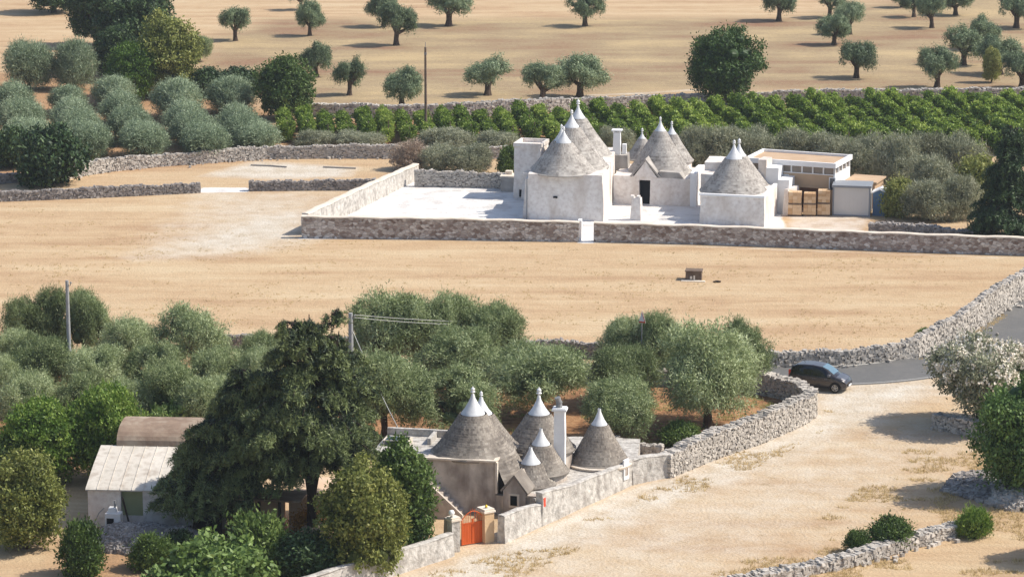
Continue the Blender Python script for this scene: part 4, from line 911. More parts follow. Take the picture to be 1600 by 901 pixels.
for s in (-1,1):
    mb=MB(); c=Vector((1.62,s*.56,.70)); mb.add([c+Vector(p) for p in ((.06,-.16*s,-.09),(-.12,.13*s,-.08),(-.26,.15*s,.09),(-.06,-.14*s,.1),(.13,-.14*s,-.07),(.0,.17*s,-.06),(-.2,.2*s,.12),(.0,-.12*s,.14))],[(0,1,2,3),(4,5,6,7),(0,1,5,4),(1,2,6,5),(2,3,7,6),(3,0,4,7)]); mb.build('headlight',lampm,t)
    mb=MB(); mb.box((.72,s*.86-.1,.98),(.86,s*.86+.1,1.12)); mb.build('wing_mirror',roofp,t)
    mb=MB(); mb.box((1.74,s*.45-.07,.36),(1.84,s*.45+.07,.46)); mb.build('fog_light',lampm,t)
    mb=MB(); mb.box((-.25,s*.845-.01,.78),(-.1,s*.845+.01,.82)); mb.box((.5,s*.845-.01,.78),(.64,s*.845+.01,.82)); mb.build('door_handle',roofp,t)
    mb=MB(); mb.box((-1.86,s*.66-.06,.75),(-1.74,s*.66+.1,1.15)); mb.build('tail_light',M['red'],t)
mb=MB(); mb.box((1.80,-.42,.4),(1.88,.42,.5)); mb.build('grille',blackp,t); mb=MB(); mb.box((1.87,-.26,.36),(1.9,.26,.47)); mb.build('number_plate',plate,t)
mb=MB(); mb.tube([Vector((-1.0,0,1.54)),Vector((-1.25,0,1.78))],.01,5); mb.build('aerial',blackp,t)
pc=P(1290,611); t.location=(pc.x-.25,pc.y+.75,.03); t.rotation_euler=(0,0,R(-24)); t.scale=(1.06,1.06,1.06)
# ---------------- foliage ----------------
def leaves(pos,nrm,ln,wd,rr,droop=0,tone=None,out=.25,quad=False):
    n=len(pos); nr=nrm+rr.normal(0,.45,(n,3)); nr/=np.linalg.norm(nr,axis=1)[:,None]
    a=rr.normal(0,1,(n,3)); a[:,2]-=droop; so=rr.random(n)<out; a[so]+=nrm[so]*2.2
    a-=nr*np.sum(a*nr,1)[:,None]*np.where(so,0,1)[:,None]; a/=np.linalg.norm(a,axis=1)[:,None]+1e-9
    b=np.cross(nr,a); b/=np.linalg.norm(b,axis=1)[:,None]+1e-9
    L_=ln*rr.uniform(.6,1.3,(n,1)); W_=wd*rr.uniform(.6,1.3,(n,1))
    if quad:
        v=np.stack([pos,pos+a*L_*.5+b*W_*.5,pos+a*L_,pos+a*L_*.5-b*W_*.5],1); f=np.arange(4*n).reshape(-1,4)
    else:
        v=np.stack([pos-b*W_*.5,pos+b*W_*.5,pos+a*L_],1); f=np.arange(3*n).reshape(-1,3)
    return v.reshape(-1,3),f,tone if tone is not None else rr.random(n)
def sph(rr,n):
    d=rr.normal(0,1,(n,3)); return d/np.linalg.norm(d,axis=1)[:,None]
def crown(mb,lobes,n,ln,wd,seed,droop=0,gap=.25,gs=1.6,core=.6,out=.25,quad=False,bottom=.35,per=16,spread=.15,sub=4,rag=.12):
    rr=np.random.default_rng(seed); lobes=np.array(lobes,float); prim=len(lobes)
    if sub:   # smaller bumps budding from each main lobe
        ex=[]
        for l in lobes:
            for d in sph(rr,sub):
                if d[2]<-.5: continue
                q_=rr.uniform(.32,.55); ex.append(np.concatenate([l[:3]+d*l[3:6]*rr.uniform(.65,1.0),l[3:6]*q_]))
        lobes=np.concatenate([lobes,np.array(ex)])
    wgt=(lobes[:,3]*lobes[:,5]+lobes[:,3]*lobes[:,4]); wgt/=wgt.sum()
    nc=int(n*2.0/per); li=rr.choice(len(lobes),nc,p=wgt); d=sph(rr,nc); c=lobes[li,:3]; r=lobes[li,3:6]
    pos=c+d*r*(1-np.abs(rr.normal(0,.14,nc))+rr.random(nc)**4*rag*2)[:,None]
    nn=d/r; nn/=np.linalg.norm(nn,axis=1)[:,None]
    keep=np.ones(nc,bool)
    for l in lobes:
        q_=(pos-l[:3])/l[3:6]; keep&=((q_**2).sum(1))>.5
    keep&=vnoise(pos,gs,seed+3)>-1.0+gap*1.6-.2
    keep&=(d[:,2]>-.25)|(rr.random(nc)<bottom+.3)
    pos,nn,li=pos[keep],nn[keep],li[keep]; m=min(len(pos),int(n/per)); pos,nn,li=pos[:m],nn[:m],li[:m]
    ct=np.clip(.5+rr.normal(0,.17,m)+.13*vnoise(pos,1.6,seed+5),0,1)
    gsz=spread*rr.uniform(.6,1.3,m)
    off=rr.normal(0,1,(m,per,3))*gsz[:,None,None]*[1,1,.8]; out_=np.abs(rr.normal(0,1,(m,per)))*gsz[:,None]*.9
    p2=(pos[:,None,:]+off+nn[:,None,:]*out_[...,None]).reshape(-1,3)
    n2=(nn[:,None,:]*.7+off/ (gsz[:,None,None])*.45).reshape(-1,3); n2/=np.linalg.norm(n2,axis=1)[:,None]+1e-9
    tone=np.clip(np.repeat(ct,per)+rr.normal(0,.13,len(p2)),0,1)
    ok=p2[:,2]>.05
    mb.add(*leaves(p2[ok],n2[ok],ln,wd,rr,droop,tone[ok],out,quad))
    if core:  # cores get the darkest leaf tone, painting the shaded inside of the crown
        for k,l in enumerate(lobes[:prim]):
            vv=[];m=9;h_=7
            for i in range(h_+1):
                for j in range(m):
                    th=math.pi*i/h_; ph=2*math.pi*j/m; dd=np.array([math.sin(th)*math.cos(ph),math.sin(th)*math.sin(ph),math.cos(th)]); q_=core*(1+.12*math.sin(5*ph+k)*math.sin(th*3)); vv.append(l[:3]+dd*l[3:6]*q_)
            mb.add(vv,[(i*m+j,(i+1)*m+j,(i+1)*m+(j+1)%m,i*m+(j+1)%m) for i in range(h_) for j in range(m)],0)
def gnarled(mb,h,r,tips,seed,lean=.1):
    rr=random.Random(seed); f=Vector((rr.uniform(-lean,lean),rr.uniform(-lean,lean),h))
    mb.tube([Vector((0,0,-.1)),Vector((0,0,.12)),f*.5+Vector((rr.uniform(-.06,.06),0,0)),f],[r*1.5,r*1.15,r*.85,r*.9],9)
    for tp in tips:
        tp=Vector(tp); mid=f.lerp(tp,.5)+Vector((rr.uniform(-.15,.15),rr.uniform(-.15,.15),-.1)); mb.tube([f-Vector((0,0,.12)),mid,tp],[r*.62,r*.42,r*.12],7)
def lobes_for(kind,seed,w,h):
    rr=random.Random(seed*7+3); L_=[]
    if kind=='open':      # gnarled field olive: separate drooping clumps
        z0=h*.36; n=rr.randint(5,7); a0=rr.uniform(0,6.28)
        for i in range(n):
            a=a0+6.283*i/n+rr.uniform(-.3,.3); d=w*rr.uniform(.2,.32); r=w*rr.uniform(.12,.21)
            L_.append((d*math.cos(a),d*math.sin(a),h*rr.uniform(.42,.76),r,r*.9,h*rr.uniform(.14,.24)))
        for i in range(2):
            a=rr.uniform(0,6.28); L_.append((w*.16*math.cos(a),w*.16*math.sin(a),h*rr.uniform(.7,.8),w*.16,w*.17,h*rr.uniform(.12,.17)))
        
        for q_ in range(2): a=rr.uniform(0,6.28); d=w*rr.uniform(.32,.42); L_.append((d*math.cos(a),d*math.sin(a),h*rr.uniform(.38,.72),w*.12,w*.12,h*.13))
    elif kind=='dense':   # rounded grove olive
        n=10; a0=rr.uniform(0,6.28)
        for i in range(n):
            a=a0+6.283*i/n+rr.uniform(-.25,.25); d=w*rr.uniform(.22,.31); r=w*rr.uniform(.17,.23)
            L_.append((d*math.cos(a)*1.12,d*math.sin(a),h*rr.uniform(.38,.72),r,r,h*rr.uniform(.15,.22)))
        for i in range(6):
            a=rr.uniform(0,6.28); d=w*rr.uniform(.08,.26); L_.append((d*math.cos(a),d*math.sin(a),h*rr.uniform(.64,.86),w*rr.uniform(.11,.17),w*.15,h*rr.uniform(.11,.16)))
    elif kind=='hedge':   # low clipped olive, foliage near the ground
        for i in range(9):
            a=6.283*i/9+rr.uniform(-.3,.3); d=w*rr.uniform(.16,.3); r=w*rr.uniform(.18,.24); L_.append((d*math.cos(a),d*math.sin(a),h*rr.uniform(.38,.62),r,r,h*rr.uniform(.25,.34)))
        for i in range(4): L_.append((w*rr.uniform(-.2,.2),w*rr.uniform(-.2,.2),h*.72,w*.22,w*.22,h*.24))
    elif kind=='bush':
        for i in range(8):
            a=6.283*i/8+rr.uniform(-.4,.4); d=w*rr.uniform(.12,.32); r=w*rr.uniform(.16,.24); L_.append((d*math.cos(a),d*math.sin(a),h*rr.uniform(.25,.55),r,r,h*rr.uniform(.25,.36)))
        for i in range(5): L_.append((w*rr.uniform(-.2,.2),w*rr.uniform(-.2,.2),h*rr.uniform(.62,.78),w*rr.uniform(.13,.2),w*.18,h*rr.uniform(.18,.24)))
    elif kind=='tall':    # full rounded broadleaf
        for z_,rad,n in ((.26,.25,6),(.48,.31,8),(.68,.27,7),(.84,.13,4)):
            for i in range(n):
                a=6.283*i/n+rr.uniform(-.4,.4); d=w*rad*rr.uniform(.8,1.1); r=w*rr.uniform(.15,.21); L_.append((d*math.cos(a),d*math.sin(a),h*(z_+rr.uniform(-.05,.05)),r,r,h*rr.uniform(.11,.16)))
        L_.append((0,0,h*.5,w*.3,w*.3,h*.32))
    return L_
protos={}
def proto(key,name,kind,leafm,w,h,n,ln,wd,seed,trunk=True,tr=.22,th=.3,bark='bark',cname='crown',**kw):
    t=bpy.data.objects.new(name,None); t.empty_display_size=.3
    L_=lobes_for(kind,seed,w,h); mb=MB(); crown(mb,L_,n,ln,wd,seed,**kw)
    c=mb.build(cname,LF[leafm]); c.parent=t
    if trunk:
        mb=MB(); gnarled(mb,h*th,tr,[(l[0]*.9,l[1]*.9,l[2]) for l in L_[::2]],seed); k=mb.build('trunk',M[bark]); k.parent=t
    protos.setdefault(key,[]).append((t,w,h,name))
def place(key,i,px,py,wpx,hpx,label,cat='tree',group=None,rz=None,name=None,sy=.95):
    t,w,h,nm=protos[key][i%len(protos[key])]
    a=P(px,py); s=F/(a.y*cT+H*sT); c=t.copy(); wpx=wpx*{'do':1.0,'fo':1.0}.get(key,1); hpx=hpx*{'do':.96,'oak':.94}.get(key,1); C.collection.objects.link(c)
    c.name=name or nm
    for ch in t.children:
        d=ch.copy(); C.collection.objects.link(d); d.parent=c
    c.location=a; sx=wpx/s/w; sz=(hpx/s/cT)/h; c.scale=(sx,sx*sy,sz); c.rotation_euler=(0,0,random.uniform(0,6.28) if rz is None else rz)
    tag(c,label,cat,group); return c
for i in range(5): proto('fo','olive_tree','open','olivefar',5,4,14000,.24,.085,i+1,tr=.36,th=.3,bark='bark',droop=.8,gap=.58,core=.52,spread=.18,gs=2.0)
for i in range(5): proto('do','olive_tree','dense','olive',5.5,4.6,46000,.21,.06,i+11,tr=.24,th=.33,droop=-.3,gap=.58,out=.55,spread=.17,core=.48,rag=.25,gs=1.7)
for i in range(4): proto('ho','clipped_olive','hedge','clip',4.5,2.8,26000,.2,.055,i+21,tr=.16,th=.2,gap=.08,out=.6,droop=-.8,spread=.16)
for i in range(3): proto('sc','scrub_bush','bush','scrub',4.5,2.8,20000,.2,.055,i+31,tr=.1,th=.2,gap=.1,out=.6,droop=-.8)
proto('pk','scrub_bush','bush','pink',3.2,2.2,10000,.24,.06,37,tr=.08,th=.2,gap=.1,out=.6,droop=-.5)
for i in range(2): proto('bg','broadleaf_tree','tall','bright',6,5,26000,.25,.13,i+41,tr=.2,th=.25,gap=.14,quad=True,out=.4,droop=-.3)
for i in range(2): proto('gr','green_tree','tall','green',5,4.6,22000,.24,.13,i+45,tr=.18,th=.22,gap=.12,quad=True)
for i in range(2): proto('dk','dark_tree','tall','darkgreen',7,7,30000,.28,.14,i+51,tr=.3,th=.25,gap=.1,quad=True)
proto('oak','oak_tree','tall','carob',8.5,7.2,42000,.3,.17,55,tr=.35,th=.22,gap=.52,gs=1.2,core=.5,spread=.24,quad=True)
for i in range(2): proto('yg','yellow_green_tree','tall','yellowgreen',5.5,5.8,24000,.24,.13,i+61,tr=.2,th=.25,gap=.1,quad=True)
proto('lau','laurel_tree','tall','green',3.6,5.6,22000,.22,.12,66,tr=.15,th=.2,gap=.08,quad=True)
for i in range(2): proto('gb','green_bush','bush','green',2.4,1.8,9000,.2,.09,i+71,tr=.06,th=.2,gap=.1,quad=True,out=.6,droop=-.6)
proto('bb','green_bush','bush','bright',2.0,1.3,8000,.22,.07,75,tr=.05,th=.2,gap=.05,out=.8,droop=-1.2)
proto('fig','fig_bush','bush','fig',7,3.4,11000,.34,.26,77,tr=.12,th=.25,gap=.08,quad=True,out=.3)
proto('yb','yellow_green_bush','bush','yellowgreen',3,2.2,11000,.22,.09,78,tr=.08,th=.2,gap=.1,quad=True)
proto('db','dark_bush','bush','darkgreen',3.4,2.6,11000,.24,.13,79,tr=.1,th=.2,gap=.1,quad=True)
proto('ob','yellow_shrub','bush','orange',1.2,1.0,3000,.14,.07,80,tr=.04,th=.2,gap=.1,quad=True)
GF='olive trees scattered over the far field'
def olive_far(rows):
    for k,(px,py,w,h,lab) in enumerate(rows): place('fo',k*3+1,px,py,w,h,lab,group=GF)
olive_far([
(368,64,52,52,'small round topped olive standing alone, nearest the dark wood at the upper left'),
(484,56,46,54,'slim far olive with a leaning trunk, second from the dark wood'),
(470,16,42,46,'olive cut by the top edge behind the slim leaning olive'),
(494,120,58,54,'spreading olive just right of the bright green round tree'),
(546,149,54,58,'small olive with a bare lit trunk left of the tall brown pole'),
(619,71,62,66,'rounded olive above the tall brown pole with its shadow to the left'),
(600,42,54,60,'olive cut by the top edge just behind the rounded olive above the pole'),
(701,41,74,66,'broad olive at the top edge right of the brown pole'),
(628,167,68,62,'olive with low foliage standing at the wall just left of the brown pole'),
(762,149,78,60,'mushroom shaped olive on a forked trunk right of the brown pole'),
(848,160,72,62,'olive with hanging foliage beside the double crowned one above the tall cones'),
(906,152,86,66,'wide olive with two separate crowns directly above the tall white tipped cones'),
(914,41,60,58,'lone olive at the top edge above the tall cones'),
(1217,33,60,60,'olive at the top edge up and right of the big oak'),
(1296,28,52,52,'olive at the top edge with a long shadow, next to the stacked pair'),
(1328,54,48,50,'upper small olive of the two standing one above the other'),
(1303,70,56,46,'lower ragged olive of the two standing one above the other'),
(1338,122,66,62,'olive with two rounded clumps in front of the stacked pair'),
(1409,12,40,36,'tiny olive cut by the top edge with a dark shadow'),
(1428,27,46,48,'olive half hidden behind another at the top edge near the right'),
(1456,44,52,56,'olive leaning right on a bent trunk near the top edge'),
(1493,24,56,46,'thin open olive at the top edge left of the corner tree'),
(1588,44,68,62,'dark olive in the top right corner'),
(1538,78,56,52,'pale topped olive behind the cluster at the right'),
(1505,102,74,62,'broad dark olive in the middle of the right hand cluster'),
(1464,137,68,62,'olive at the left front of the right hand cluster above the vineyard wall'),
(1562,116,70,58,'olive at the back right of the right hand cluster'),
(1596,139,72,62,'olive cut by the right edge above the vineyard wall')])
place('yg',0,1549,129,32,52,'slender yellowish young tree between the olives at the right',cat='tree',group=GF,name='young_tree')
place('oak',0,1138,160,122,120,'big dark green oak standing alone above the vineyard wall',cat='tree')
# upper left wood
place('dk',0,212,112,135,150,'largest dark green tree of the wood in the upper left')
place('dk',1,158,72,110,118,'dark tree cut by the top edge behind the largest one in the wood')
place('dk',0,84,20,100,80,'dark tree cut by the top edge at the left end of the wood')
place('dk',1,182,126,76,80,'low dark tree in the shade below the largest one in the wood')
place('yg',0,262,150,112,120,'loose yellow green tree in front of the wood')
place('bg',0,208,156,86,84,'rounder brighter green tree at the left front of the wood')
place('do',1,288,96,46,46,'small grey olive just right of the dark wood')
place('do',2,312,96,42,42,'second small grey olive right of the dark wood, farther out')
place('db',0,325,150,60,42,'dark green bush right of the yellow green tree')
place('db',0,372,150,70,42,'long dark green bush behind the grey clipped olive')
place('gr',0,446,186,92,92,'bright green round tree at the left end of the vineyard')
GH='clipped olives in rows above the curving wall'
H_=[(46,140,80,66,'pale clipped olive in the top left corner of the orchard'),
(118,140,68,68,'pale clipped olive second along the top row of the orchard'),
(22,186,66,50,'clipped olive at the left edge just below the top row'),
(34,214,74,52,'clipped olive at the left edge, second below the top row'),
(44,250,84,56,'clipped olive low at the left edge beside the dark bush'),
(106,178,58,38,'uppermost olive of the second slanting row'),
(114,206,66,46,'second olive of the second slanting row from the top'),
(124,228,72,50,'third olive of the second slanting row from the top'),
(136,250,78,52,'lowest olive of the second slanting row, against the curving wall'),
(178,168,66,42,'uppermost olive of the third slanting row'),
(190,196,66,46,'second olive of the third slanting row from the top'),
(204,222,68,48,'third olive of the third slanting row from the top'),
(224,248,76,50,'lowest olive of the third slanting row, against the curving wall'),
(278,188,78,56,'uppermost olive of the fourth slanting row'),
(290,210,66,46,'second olive of the fourth slanting row from the top'),
(304,228,70,46,'third olive of the fourth slanting row from the top'),
(320,246,78,46,'lowest olive of the fourth slanting row, against the curving wall'),
(362,180,76,52,'greyer round olive in front of the long dark green bush'),
(372,212,66,42,'second olive of the short slanting row beside the vineyard'),
(384,228,68,42,'third olive of the short slanting row beside the vineyard'),
(400,236,72,40,'lowest olive of the short slanting row beside the vineyard')]
for k,(px,py,w,h,lab) in enumerate(H_): place('ho',k,px,py,w*1.04,h*1.04,lab,group=GH,sy=1.7 if k>1 else 1,rz=.12+(math.pi if k%2 else 0))
place('db',0,80,288,104,86,'dark green bush with yellowish tips at the left end of the curving wall')
place('db',0,20,262,60,60,'green bush at the left edge beside the clipped olives')
# vines
def vine_proto(i):
    rr=np.random.default_rng(90+i); t=bpy.data.objects.new('vine_row',None); L_=[]; n=26
    for k in range(n): 
        y=k/(n-1)*16+rr.uniform(-.2,.2); L_.append((rr.normal(0,.16),y,rr.uniform(.7,1.15),rr.uniform(.2,.36),.5,rr.uniform(.4,.7)))
        if rr.random()<.6: L_.append((rr.normal(0,.25),y+.2,rr.uniform(1.3,1.7),.28,.3,.32))
    mb=MB(); crown(mb,L_,17000,.24,.16,90+i,gap=.3,quad=True,core=.6,out=.35,droop=-.2,gs=1.6,sub=2,spread=.11); c=mb.build('vine_foliage',LF['vine']); c.parent=t
    for y in (0,5.3,10.6,15.9): mb=MB(); mb.tube([(0,y,-.05),(0,y,2.05)],.045,6); p=mb.build('vine_post',M['wood']); p.parent=t
    protos.setdefault('vine',[]).append((t,1,1,'vine_row'))
for i in range(3): vine_proto(i)
def interp(x,tab):
    for (x0,y0),(x1,y1) in zip(tab[:-1],tab[1:]):
        if x<=x1: return y0+(y1-y0)*(x-x0)/(x1-x0)
    return tab[-1][1]
far=[(400,200),(440,200),(700,199),(900,189),(1100,178),(1180,174),(1400,170),(1700,168)]
near=[(400,222),(470,226),(700,228),(900,232),(1060,240),(1200,240),(1400,242),(1700,244)]
x=444.; k=0
while x<1625:
    a=P(x,interp(x,far)); dirv=Vector((.11,-1,0)).normalized(); 
    # length to the near line
    L_=0; 
    while L_<34:
        b=a+dirv*(L_+1); pyb=None
        s_b=F/(b.y*cT+H*sT); ppx=800+b.x*s_b; ppy=450.5+F*((H*cT-b.y*sT)/(b.y*cT+H*sT))
        if ppy>interp(ppx,near): break
        L_+=1
    L_=max(L_,6); tp=protos['vine'][k%3][0]; c=tp.copy(); C.collection.objects.link(c); c.name='vine_row'
    for ch in tp.children: d=ch.copy(); C.collection.objects.link(d); d.parent=c
    c.location=a+dirv*L_; c.rotation_euler=(0,0,math.atan2(-dirv.y,-dirv.x)-math.pi/2); c.scale=(1,L_/16,1.0+.16*math.sin(k*1.7))
    tag(c,'leafy green vine row in the vineyard right of the brown pole','vine row','parallel rows of the vineyard')
    if k<8: c['label']='%s vine row counted from the bright green tree at the left end of the vineyard'%('first second third fourth fifth sixth seventh eighth ninth'.split()[k])
    x+=30.5; k+=1
# scrub behind the farm
GS='grey green scrub behind the white farm'
for k,(px,py,w,h,lab) in enumerate([
(1085,262,70,60,'grey green shrub showing between the two white cone groups'),
(1130,262,90,62,'grey green shrub behind the tip of the broad pale cone'),
(1185,262,84,58,'grey green shrub behind the left end of the warehouse roof'),
(1240,264,86,58,'grey green shrub behind the middle of the warehouse roof'),
(1298,268,86,58,'grey green shrub behind the right part of the warehouse roof'),
(1350,285,78,70,'tall grey green shrub beside the right corner of the warehouse'),
(1398,298,92,82,'rounded grey green shrub above the blue shed'),
(1450,280,96,70,'long grey green shrub at the back of the scrub under the vineyard'),
(1505,282,80,68,'grey green shrub just left of the dark cypress, at the back'),
(1455,318,90,70,'grey green shrub in the middle of the scrub right of the blue shed'),
(1500,342,70,66,'greyish shrub at the foot of the dark cypress')]): place('sc',k,px,py,w,h,lab,cat='shrub',group=GS)
place('yb',0,1530,318,84,70,'yellowish green shrub touching the dark cypress',cat='shrub')
place('yb',0,1405,338,60,56,'yellow green bush beside the blue shed',cat='shrub')
place('sc',0,1452,344,86,58,'pale feathery shrub over the grey dry stone wall',cat='shrub',group=GS)
for k,(px,py,w,h,lab) in enumerate([(496,228,70,24,'low grey green weeds at the left foot of the vines'),(560,230,80,24,'low grey green weeds below the vines left of the brown pole'),(700,232,90,30,'low green weeds at the foot of the brown pole'),(780,236,80,30,'low brownish weeds below the vines left of the tall cones'),(960,240,60,40,'grey green weeds showing behind the farm chimney')]): place('sc',k+1,px,py,w,h,lab,cat='shrub',group='low weeds along the foot of the vineyard')
place('pk',0,641,264,58,42,'dry pinkish grey shrub at the left end of the scrub over the court wall',cat='shrub')
place('sc',1,688,268,70,40,'grey green shrub left of centre over the court wall',cat='shrub')
place('sc',2,736,270,78,42,'grey green shrub right of centre over the court wall',cat='shrub')
place('gb',0,796,272,34,38,'darker green bush against the white tower of the farm',cat='bush')
# middle grove
GM='olives in the middle grove'
for k,(px,py,w,h,lab) in enumerate([
(622,590,138,136,'large olive crossed by the wires right of the concrete pole'),
(694,585,104,130,'highest of the olives in the clump crossed by the wires'),
(768,588,112,124,'right hand olive of the clump crossed by the wires'),
(722,622,132,108,'olive in front of the wired clump above the left trulli'),
(842,652,152,122,'wide olive above the middle trullo cone'),
(600,690,140,142,'olive right behind the right side of the cedar'),
(708,692,140,118,'bushy olive just behind the two tallest near cones'),
(982,592,88,104,'olive left of the road sign at the back of the red grove'),
(1032,596,76,108,'olive right of the road sign at the back of the red grove'),
(972,632,112,96,'rounded olive in the middle of the red grove'),
(965,693,118,104,'olive on a thin trunk behind the rightmost near cone'),
(1164,610,88,112,'olive half hidden behind the biggest one at the right end of the grove')]): place('do',k,px,py,w,h,lab,group=GM)
place('do',3,1106,668,172,162,'biggest olive of the red grove on a stout trunk near the curved wall',group=GM)
GL='olives in the dense left grove'
for k,(px,py,w,h,lab) in enumerate([
(36,568,66,112,'olive at the far left of the skyline of the left grove'),
(80,566,66,116,'olive just left of the slim grey pole'),
(132,572,78,126,'tallest olive right behind the slim grey pole'),
(206,590,96,94,'olive on the skyline right of the slim grey pole'),
(304,588,118,112,'olive with the rounded top on the skyline left of the cedar'),
(408,596,84,84,'low olive on the skyline just left of the cedar top'),
(22,612,80,98,'olive cut by the left edge in the second rank'),
(66,640,100,124,'large pale olive in the second rank below the leftmost crowns'),
(150,640,108,102,'olive below the slim grey pole'),
(246,640,96,104,'olive in the second rank under the rounded top'),
(344,640,104,104,'olive in the second rank left of the cedar'),
(410,640,84,96,'olive tucked against the upper left of the cedar'),
(6,654,60,104,'dark olive cut by the left edge in the third rank'),
(42,686,88,108,'olive in the third rank above the bright green tree'),
(120,682,96,100,'olive right behind the bright green tree'),
(196,692,104,108,'olive behind the right side of the bright green tree'),
(268,690,106,124,'olive above the brown vaulted roof'),
(334,700,100,120,'olive between the vaulted roof and the cedar')]): place('do',k+2,px,py,w,h,lab,group=GL)
# house garden
place('bg',0,66,756,138,126,'bright green leafy tree at the left above the round olive')
place('bg',1,168,748,124,142,'bright green leafy tree touching the brown vaulted roof')
place('fig',0,262,704,90,70,'pale yellow green fig behind the brown vaulted roof',cat='bush')
place('gr',1,24,764,80,84,'darker green tree at the left edge under the bright one')
place('yg',1,40,856,132,140,'round olive green tree cut by the left edge in front of the house')
place('gb',0,130,898,68,76,'green bush left of the stone heap near the bottom',cat='bush')
place('gb',1,238,888,60,50,'green bush in front of the stone heap',cat='bush')
place('db',0,282,872,50,44,'small dark bush right of the stone heap',cat='bush')
place('fig',0,332,938,214,88,'broad leaved fig spreading along the bottom edge',cat='bush')
place('gb',0,402,894,100,84,'grey green bush above the fig and below the cedar trunk',cat='bush')
place('ob',0,478,836,38,34,'small orange yellow shrub by the peach wall',cat='shrub')
place('lau',0,630,866,100,170,'dark green laurel standing right beside the stairs of the trulli')
place('gr',0,600,850,90,120,'green tree between the cedar and the yellow green tree')
place('yg',0,566,900,142,172,'yellow green tree in front of the cedar at the bottom')
place('db',0,480,905,110,70,'dark shaded bush at the foot of the yellow green tree',cat='bush')
place('gb',1,1063,694,62,32,'low green bush beside the trunk of the biggest olive',cat='bush')
place('gb',0,1340,863,40,32,'small green bush, left of the three by the corner wall',cat='bush',group='bushes by the corner wall')
place('gb',1,1391,853,68,42,'middle and widest bush of the three by the corner wall',cat='bush',group='bushes by the corner wall')
place('bb',0,1523,838,50,38,'bright green bush at the right end of the corner wall',cat='bush',group='bushes by the corner wall')
place('gb',0,1444,528,24,14,'tiny weed growing on top of the road wall',cat='plant')
# right edge trees
place('oak',0,1606,772,176,190,'dark green tree at the right edge casting its shadow on the stone pile')
place('gr',1,1575,672,110,100,'green tree behind the flowering oleander at the right edge')
def oleander():
    t=bpy.data.objects.new('oleander_bush',None); L_=lobes_for('bush',101,6.4,4.2); L_=[(a,b,c*.8+1.2,d,e,f_*.85) for a,b,c,d,e,f_ in L_]; mb=MB(); crown(mb,L_,26000,.24,.1,101,gap=.05,quad=True,droop=-.5,out=.4); c=mb.build('foliage',LF['scrub']); c.parent=t
    rr=np.random.default_rng(5); li=rr.integers(0,len(L_),640); d=sph(rr,640); d[:,2]=np.abs(d[:,2]); LL=np.array(L_); cc=LL[li,:3]+d*LL[li,3:6]*rr.uniform(1.0,1.3,(640,1)); pos=np.repeat(cc,26,0)+rr.normal(0,.13,(640*26,3)); nn=np.repeat(d,26,0)
    mb=MB(); mb.add(*leaves(pos,nn,.17,.14,rr,0,None,.2,True)); c=mb.build('blossom',LF['blossom']); c.parent=t
    mb=MB(); 
    for k in range(7): a=k*.9; mb.tube([(math.cos(a)*.3,math.sin(a)*.3,-.1),(math.cos(a)*.8,math.sin(a)*.8,1.2),(math.cos(a)*1.6,math.sin(a)*1.6,2.6)],[.06,.05,.02],6)
    c=mb.build('stems',M['bark']); c.parent=t; protos['ole']=[(t,6.4,4.6,'oleander_bush')]
oleander(); place('ole',0,1540,664,176,134,'large oleander covered in creamy white blossom at the right edge',cat='bush',rz=1.0)
